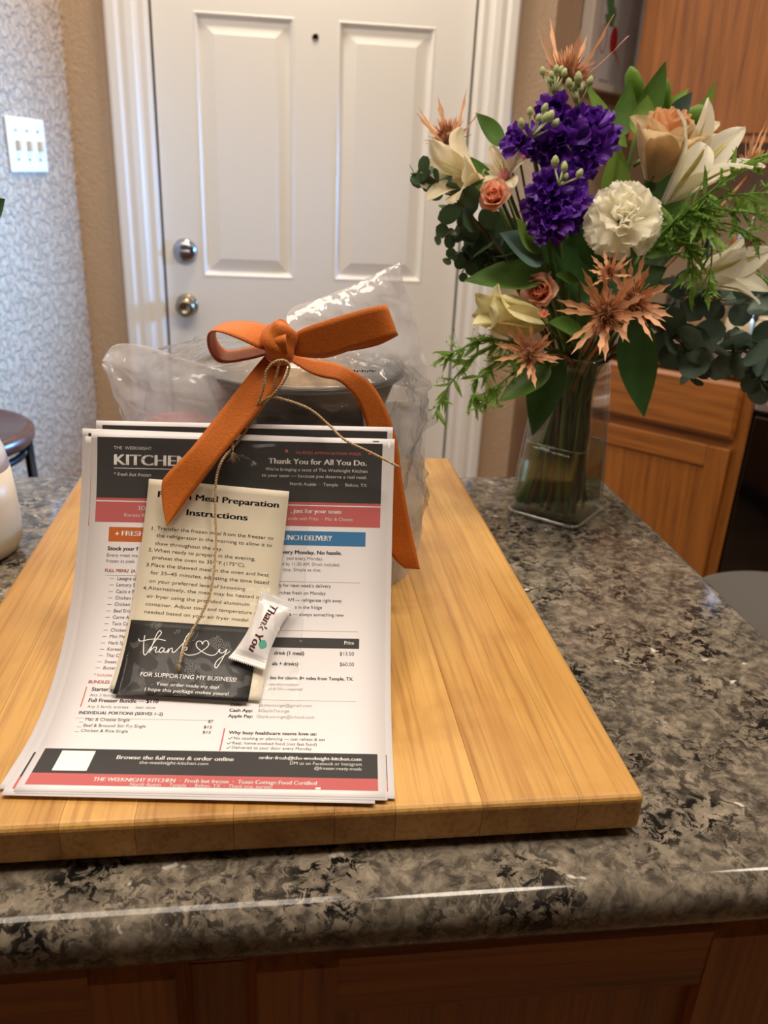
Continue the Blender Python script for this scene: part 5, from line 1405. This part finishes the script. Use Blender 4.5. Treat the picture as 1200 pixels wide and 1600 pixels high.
# ---- sea holly sprayed copper
def bract_vf(base, d, n, L, W):
    d = nrm(d); n = nrm(n - d * np.dot(n, d)); s = np.cross(d, n); V, F = [], []
    m = 7
    for j in range(m + 1):
        v = j / m; w = W * 0.5 * (0.35 + 0.65 * math.sin(PI * min(0.98, v * 0.9 + 0.08))) * (1 if j < m else 0.05)
        tooth = (1.55 if j % 2 else 0.8) if 0 < j < m else 1.0; b = 0.18 * L * v * v
        c = base + d * L * v + n * b
        V += [c - s * w * tooth + d * (L * 0.05 if j % 2 else 0) + n * w * 0.5, c, c + s * w * tooth + d * (L * 0.05 if j % 2 else 0) + n * w * 0.5]
    for j in range(m): F += [(3 * j, 3 * j + 1, 3 * j + 4, 3 * j + 3), (3 * j + 1, 3 * j + 2, 3 * j + 5, 3 * j + 4)]
    return V, F
def thistle(label, px, py, Y, ax, R, n=11, spread=1.15, cone=0.19, m='copper', angs=None, via=None, wk=1.0):
    c = at(px, py, Y); ax = nrm(ax); x, y, a = frame(ax); t = flower_thing('sea_holly', label, 'sea holly', 'copper sea holly')
    add_stem(t, c - a * R * 0.1, 0.0020, 'copper2', via=via)
    L = R * cone * 1.5
    V, F = lathe([(0.0, 0), (R * cone * 0.8, L * 0.15), (R * cone, L * 0.45), (R * cone * 0.7, L * 0.8), (0.0, L)], (0, 0, 0), 16)
    V = [c + (x * p[0] + y * p[1]) + a * p[2] for p in V]
    mesh('cone', V, F, M['cone'], t)
    lst = []
    for k in range(130):
        th, ph = random.uniform(0, 2 * PI), random.uniform(0, 1.5); dr = (x * math.cos(th) + y * math.sin(th)) * math.sin(ph) + a * math.cos(ph)
        b = c + dr * R * cone * 0.85 + a * R * cone * 0.25; lst.append(tube([b, b + dr * R * random.uniform(0.12, 0.34)], [R * 0.022, R * 0.004], 3))
    V, F = join_vf(lst); q = mesh('spines', V, F, M['copper2'], t); q['kind'] = 'stuff'
    for k in range(n):
        th = 2 * PI * k / n + 0.22 * RNG.normal() if angs is None else angs[k % len(angs)] + 0.05 * RNG.normal(); rad = x * math.cos(th) + y * math.sin(th); tl = spread + 0.16 * RNG.normal()
        d = a * math.cos(tl) + rad * math.sin(tl); V, F = bract_vf(c + rad * R * 0.08, d, a, R * random.uniform(0.72, 1.08), R * wk * random.uniform(0.085, 0.13)); mesh('bract', V, F, M[m], t)
    for k in range(n):
        th = 2 * PI * (k + 0.5) / n + 0.3 * RNG.normal(); rad = x * math.cos(th) + y * math.sin(th); tl = spread * 0.8 + 0.2 * RNG.normal()
        d = a * math.cos(tl) + rad * math.sin(tl); V, F = bract_vf(c + rad * R * 0.06, d, a, R * random.uniform(0.40, 0.75) * wk, R * 0.07 * wk); mesh('bract', V, F, M['copper2'], t)
    return t
toc = lambda px, py, Y, k=(0, 0, 0): nrm(CAM - at(px, py, Y)) + np.array(k)
thistle('large copper sea holly head at the front of the bouquet', 947, 490, .735, toc(947, 490, .735, (-0.15, 0, 0.05)), 70 / 1640, 15, 1.3)
thistle('copper sea holly head overlapping the large one on its right', 988, 470, .750, toc(988, 470, .75, (0.35, 0, 0.15)), 68 / 1620, 14, 1.2)
thistle('small copper sea holly between the white carnation and the large head', 952, 428, .745, toc(952, 428, .745, (-0.2, 0, 0.8)), 40 / 1620, 9, 1.2)
thistle('copper sea holly low at the left over the vase rim', 828, 552, .745, toc(828, 552, .745, (-0.2, 0, 0.1)), 50 / 1620, 13, 1.25)
thistle('copper sea holly with upright bracts behind the left alstroemeria', 702, 226, .86, (-0.25, -0.1, 1.0), 74 / 1500, 7, 0.75, wk=0.7)
thistle('tallest copper sea holly standing above the purple stock', 885, 133, .885, (0.0, -0.1, 1.0), 98 / 1480, 7, 0.66, wk=0.62)
thistle('copper sea holly at the right edge above the green filler', 1172, 268, .87, (0.15, -0.15, 1.0), 66 / 1480, 8, 0.55, wk=0.7)
t = flower_thing('flower_bud', 'tiny peach bud under the low spray rose', 'bud')
c = at(846, 497, .775); add_stem(t, c, 0.0012)
for k in range(7):
    th = k * 0.9; petal(t, 'petal', 'peach2', c, np.array([0.55 * math.cos(th), -0.5, 0.6 + 0.5 * math.sin(th)]), np.array([0, -0.5, 0.8]), 0.010, 0.007, 'fan', curl=0.3, ruf=0.001, nu=5, nv=5)
for (lab, px, py, Y, m, R) in (('pink bloom peeking out behind the left purple stock', 812, 250, .86, 'pink', 22), ('dark magenta bloom behind the green filler at the right', 1168, 388, .88, 'magenta', 22), ('pink bloom half hidden between the purple stock and lily leaves', 955, 205, .89, 'pinkish', 20)):
    t = flower_thing('small_bloom', lab, 'flower'); c = at(px, py, Y); ax = towards(c, 1.0); x, y, a = frame(ax); add_stem(t, c, 0.0015); R = R / 1500
    for k in range(8):
        th = 2 * PI * k / 8; rad = x * math.cos(th) + y * math.sin(th); petal(t, 'petal', m, c, a * 0.5 + rad, a - rad * 0.5, R, R * 0.8, 'petal', curl=0.3, ruf=R * 0.05, nu=6, nv=6, ph=k)

# ---- eucalyptus
def eucalyptus(label, path, nleaf, r0, r1, m, start=0.3, stem_m='brown', pair=True, taper=1.0):
    t = flower_thing('eucalyptus_branch', label, 'eucalyptus', 'eucalyptus branches')
    pl = [at(*p) for p in path]; p = add_stem(t, pl[0], 0.0022, stem_m)
    c = catmull(pl, 40); V, F = tube(c, [0.002, 0.0012, 0.0007], 6); mesh('twig', V, F, M[stem_m], t)
    for k in range(nleaf):
        f = start + (1 - start) * k / max(1, nleaf - 1); i = int(f * 39); b = c[i]; T = nrm(c[min(i + 1, 39)] - c[max(i - 1, 0)])
        r = r0 + (r1 - r0) * f; r *= random.uniform(0.8, 1.15)
        for s in ((-1, 1) if pair else (1,)):
            x, y, a = frame(T); th = k * 1.9 + (PI if s > 0 else 0) + 0.3 * RNG.normal(); d = x * math.cos(th) + y * math.sin(th) + T * 0.45; d = nrm(d + nrm(CAM - b) * 0.15)
            n = nrm(nrm(CAM - b) + RNG.normal(size=3) * 0.45)
            V, F = petal_vf(b + nrm(d) * r * 0.12, d, n, 2 * r, 2 * r * 0.95, 'round', curl=random.uniform(-0.3, 0.5), cup=0.15, nu=9, nv=9); mesh('leaf', V, F, M[m], t)
    return t
eucalyptus('dark eucalyptus branch reaching out to the far left', [(800, 420, .84), (765, 372, .83), (725, 325, .82), (690, 292, .82), (665, 272, .82), (650, 275, .82)], 12, 0.015, 0.006, 'euc_dark', 0.1)
eucalyptus('dark eucalyptus branch drooping at the left below the small rose', [(800, 430, .85), (760, 385, .845), (720, 360, .84), (690, 372, .835)], 8, 0.013, 0.005, 'euc_dark', 0.15)
eucalyptus('dark eucalyptus twig at the left above the half-open lily', [(805, 445, .86), (770, 412, .85), (742, 400, .845), (722, 425, .84)], 8, 0.012, 0.006, 'euc_dark', 0.1)
eucalyptus('dark eucalyptus branch pointing left between the small rose and olive leaf', [(820, 430, .87), (775, 395, .86), (735, 350, .855), (700, 330, .85)], 9, 0.014, 0.007, 'euc_dark', 0.15)
eucalyptus('dark eucalyptus twig hanging at the left edge of the bouquet', [(810, 440, .87), (760, 420, .86), (725, 395, .855), (705, 405, .85)], 8, 0.011, 0.005, 'euc_dark', 0.2)
eucalyptus('grey-green eucalyptus branch running right along the kitchen counter', [(990, 480, .86), (1040, 520, .83), (1095, 545, .81), (1150, 550, .80), (1210, 545, .79)], 11, 0.018, 0.015, 'euc', 0.12)
eucalyptus('grey-green eucalyptus sprig hanging lowest at the right', [(1030, 500, .85), (1060, 530, .83), (1078, 565, .82), (1088, 590, .815)], 6, 0.016, 0.010, 'euc', 0.25)
eucalyptus('grey-green eucalyptus branch at the right under the white lily', [(1000, 450, .88), (1070, 460, .87), (1140, 470, .86), (1215, 470, .85)], 10, 0.015, 0.014, 'euc', 0.2)
eucalyptus('eucalyptus sprig drooping at the far right edge', [(1080, 510, .84), (1140, 530, .82), (1185, 570, .80), (1200, 600, .79)], 7, 0.016, 0.012, 'euc', 0.35)

# ---- large leaves in the bouquet
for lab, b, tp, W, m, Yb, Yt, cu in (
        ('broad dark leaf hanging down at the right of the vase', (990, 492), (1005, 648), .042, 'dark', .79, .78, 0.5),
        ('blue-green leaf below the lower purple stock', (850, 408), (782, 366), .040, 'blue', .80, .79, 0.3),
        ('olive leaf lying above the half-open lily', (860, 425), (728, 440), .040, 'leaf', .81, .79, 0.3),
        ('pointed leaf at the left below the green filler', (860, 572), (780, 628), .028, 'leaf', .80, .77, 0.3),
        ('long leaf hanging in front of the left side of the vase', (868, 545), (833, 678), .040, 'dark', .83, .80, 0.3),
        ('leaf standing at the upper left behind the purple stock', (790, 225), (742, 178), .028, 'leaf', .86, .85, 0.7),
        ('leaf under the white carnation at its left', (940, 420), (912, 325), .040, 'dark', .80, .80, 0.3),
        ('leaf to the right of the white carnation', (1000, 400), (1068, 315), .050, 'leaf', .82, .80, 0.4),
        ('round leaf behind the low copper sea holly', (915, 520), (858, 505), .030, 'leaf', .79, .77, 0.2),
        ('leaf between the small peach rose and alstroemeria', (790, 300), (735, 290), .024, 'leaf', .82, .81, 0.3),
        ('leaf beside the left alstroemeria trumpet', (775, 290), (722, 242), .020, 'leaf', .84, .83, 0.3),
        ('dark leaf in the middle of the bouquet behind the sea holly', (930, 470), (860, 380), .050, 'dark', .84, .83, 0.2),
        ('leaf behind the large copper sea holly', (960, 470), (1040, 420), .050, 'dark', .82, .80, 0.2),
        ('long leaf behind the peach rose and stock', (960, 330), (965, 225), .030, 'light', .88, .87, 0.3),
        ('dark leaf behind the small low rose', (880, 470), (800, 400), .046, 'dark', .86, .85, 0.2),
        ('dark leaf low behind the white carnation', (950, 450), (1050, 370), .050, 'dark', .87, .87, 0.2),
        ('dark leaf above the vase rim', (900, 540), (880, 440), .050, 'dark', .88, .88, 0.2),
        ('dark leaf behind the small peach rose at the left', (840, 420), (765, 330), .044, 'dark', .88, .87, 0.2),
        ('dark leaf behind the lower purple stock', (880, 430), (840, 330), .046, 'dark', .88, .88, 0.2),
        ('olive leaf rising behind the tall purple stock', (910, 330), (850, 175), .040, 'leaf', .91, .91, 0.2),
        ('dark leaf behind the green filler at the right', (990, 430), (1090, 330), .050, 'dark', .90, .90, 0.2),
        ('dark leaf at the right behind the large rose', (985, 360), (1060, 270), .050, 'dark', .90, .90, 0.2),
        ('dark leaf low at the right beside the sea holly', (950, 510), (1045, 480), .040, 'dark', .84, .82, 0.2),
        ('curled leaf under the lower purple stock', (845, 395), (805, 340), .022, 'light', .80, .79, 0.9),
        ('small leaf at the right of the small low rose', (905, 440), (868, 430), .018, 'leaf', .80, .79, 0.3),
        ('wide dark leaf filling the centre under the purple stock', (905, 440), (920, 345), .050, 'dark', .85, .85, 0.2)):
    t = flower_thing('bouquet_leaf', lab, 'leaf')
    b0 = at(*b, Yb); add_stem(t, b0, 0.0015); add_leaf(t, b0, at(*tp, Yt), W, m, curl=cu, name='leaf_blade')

# ---- feathery green filler
def filler(label, stems, per, size, Yb, droop=0.4, seeds=0):
    t = flower_thing('green_filler', label, 'foliage', 'green filler sprays')
    small = []
    for si, path in enumerate(stems):
        pl = [at(*p) for p in path]; c = catmull(pl, 40)
        if si == 0: add_stem(t, pl[0], 0.0018)
        V, F = tube(c, [0.0014, 0.001, 0.0005], 6); mesh('spray_stem', V, F, M['fern'], t)
        for k in range(per):
            f = random.uniform(0.12, 1.0); i = int(f * 39); b = c[i]; T = nrm(c[min(i + 1, 39)] - c[max(0, i - 1)])
            d = nrm(T * 0.8 + RNG.normal(size=3) * 0.7 + np.array([0, 0, -droop])); L = size * random.uniform(0.5, 1.2)
            if L > size * 0.55: add_leaf(t, b, b + d * L, L * 0.20, 'fern' if k % 3 else 'light', curl=random.uniform(0.2, 1.0), up=RNG.normal(size=3) + np.array([0, -0.6, 0.8]), name='leaflet')
            else: small.append(petal_vf(b, d, RNG.normal(size=3), L, L * 0.3, 'leaf', nu=3, nv=5))
            for q in range(4):
                o = b + d * L * random.uniform(0.1, 0.9); dd = nrm(d + RNG.normal(size=3) * 0.9); small.append(petal_vf(o, dd, RNG.normal(size=3), size * 0.22, size * 0.07, 'leaf', nu=3, nv=4))
        for k in range(seeds):
            i = random.randrange(8, 40); b = c[i]; e = b + RNG.normal(size=3) * 0.009; small.append(tube([b, e], 0.0002, 3)); V, F = lathe([(0, -0.0009), (0.0009, 0), (0, 0.0009)], tuple(e), 6); small.append((V, F))
    V, F = join_vf(small); o = mesh('tiny_leaves', V, F, M['fern'], t); o['kind'] = 'stuff'
filler('feathery green filler spray drooping at the left over the vase', [[(850, 545, .82), (800, 535, .80), (745, 555, .785), (700, 605, .775), (676, 655, .77)], [(840, 550, .82), (790, 560, .79), (745, 590, .78), (742, 628, .775)], [(830, 545, .82), (770, 530, .79), (720, 545, .78), (690, 560, .775)], [(840, 555, .82), (800, 585, .79), (770, 610, .78), (755, 630, .775)]], 40, 0.021, .82, 0.3, 10)
filler('feathery green filler spray at the right in front of the lilies', [[(1000, 400, .82), (1050, 350, .79), (1110, 300, .77), (1165, 255, .765), (1205, 240, .76)], [(1010, 400, .82), (1060, 340, .785), (1120, 310, .77), (1200, 300, .76)], [(1010, 405, .82), (1070, 340, .78), (1105, 350, .77), (1112, 400, .765), (1105, 455, .76)], [(1015, 400, .82), (1080, 360, .79), (1140, 350, .775), (1195, 380, .77)], [(1010, 395, .82), (1055, 370, .79), (1080, 400, .78), (1080, 450, .775)], [(1020, 380, .83), (1090, 330, .80), (1150, 330, .79), (1210, 340, .78)]], 34, 0.025, .82, 0.35, 0)
filler('pale green filler spray behind, at the far right edge', [[(1030, 400, .88), (1110, 390, .87), (1170, 410, .86), (1205, 450, .85)], [(1030, 395, .88), (1120, 340, .88), (1200, 290, .87)]], 20, 0.022, .88, 0.3, 0)

# leafy sprig in the cream vase
t = thing('leafy_sprig', 'dark leafy sprig standing in the cream ceramic vase at the left', 'plant', (vc[0], vc[1], CT + 0.08))
b0 = np.array([vc[0], vc[1], CT + 0.08]); e0 = at(-40, 300, .79)
c = catmull([b0, b0 + np.array([0.0, 0, 0.09]), e0], 24); V, F = tube(c, [0.002, 0.0012], 6); mesh('sprig_stem', V, F, M['dark'], t)
for k in range(7):
    i = 10 + 2 * k; s = 1 if k % 2 else -1; add_leaf(t, c[min(i, 23)], c[min(i, 23)] + np.array([s * 0.035, -0.01, 0.012]), 0.018, 'dark', name='leaf')
add_leaf(t, at(-22, 345, .79), at(8, 312, .785), 0.026, 'dark', name='leaf', curl=0.4)
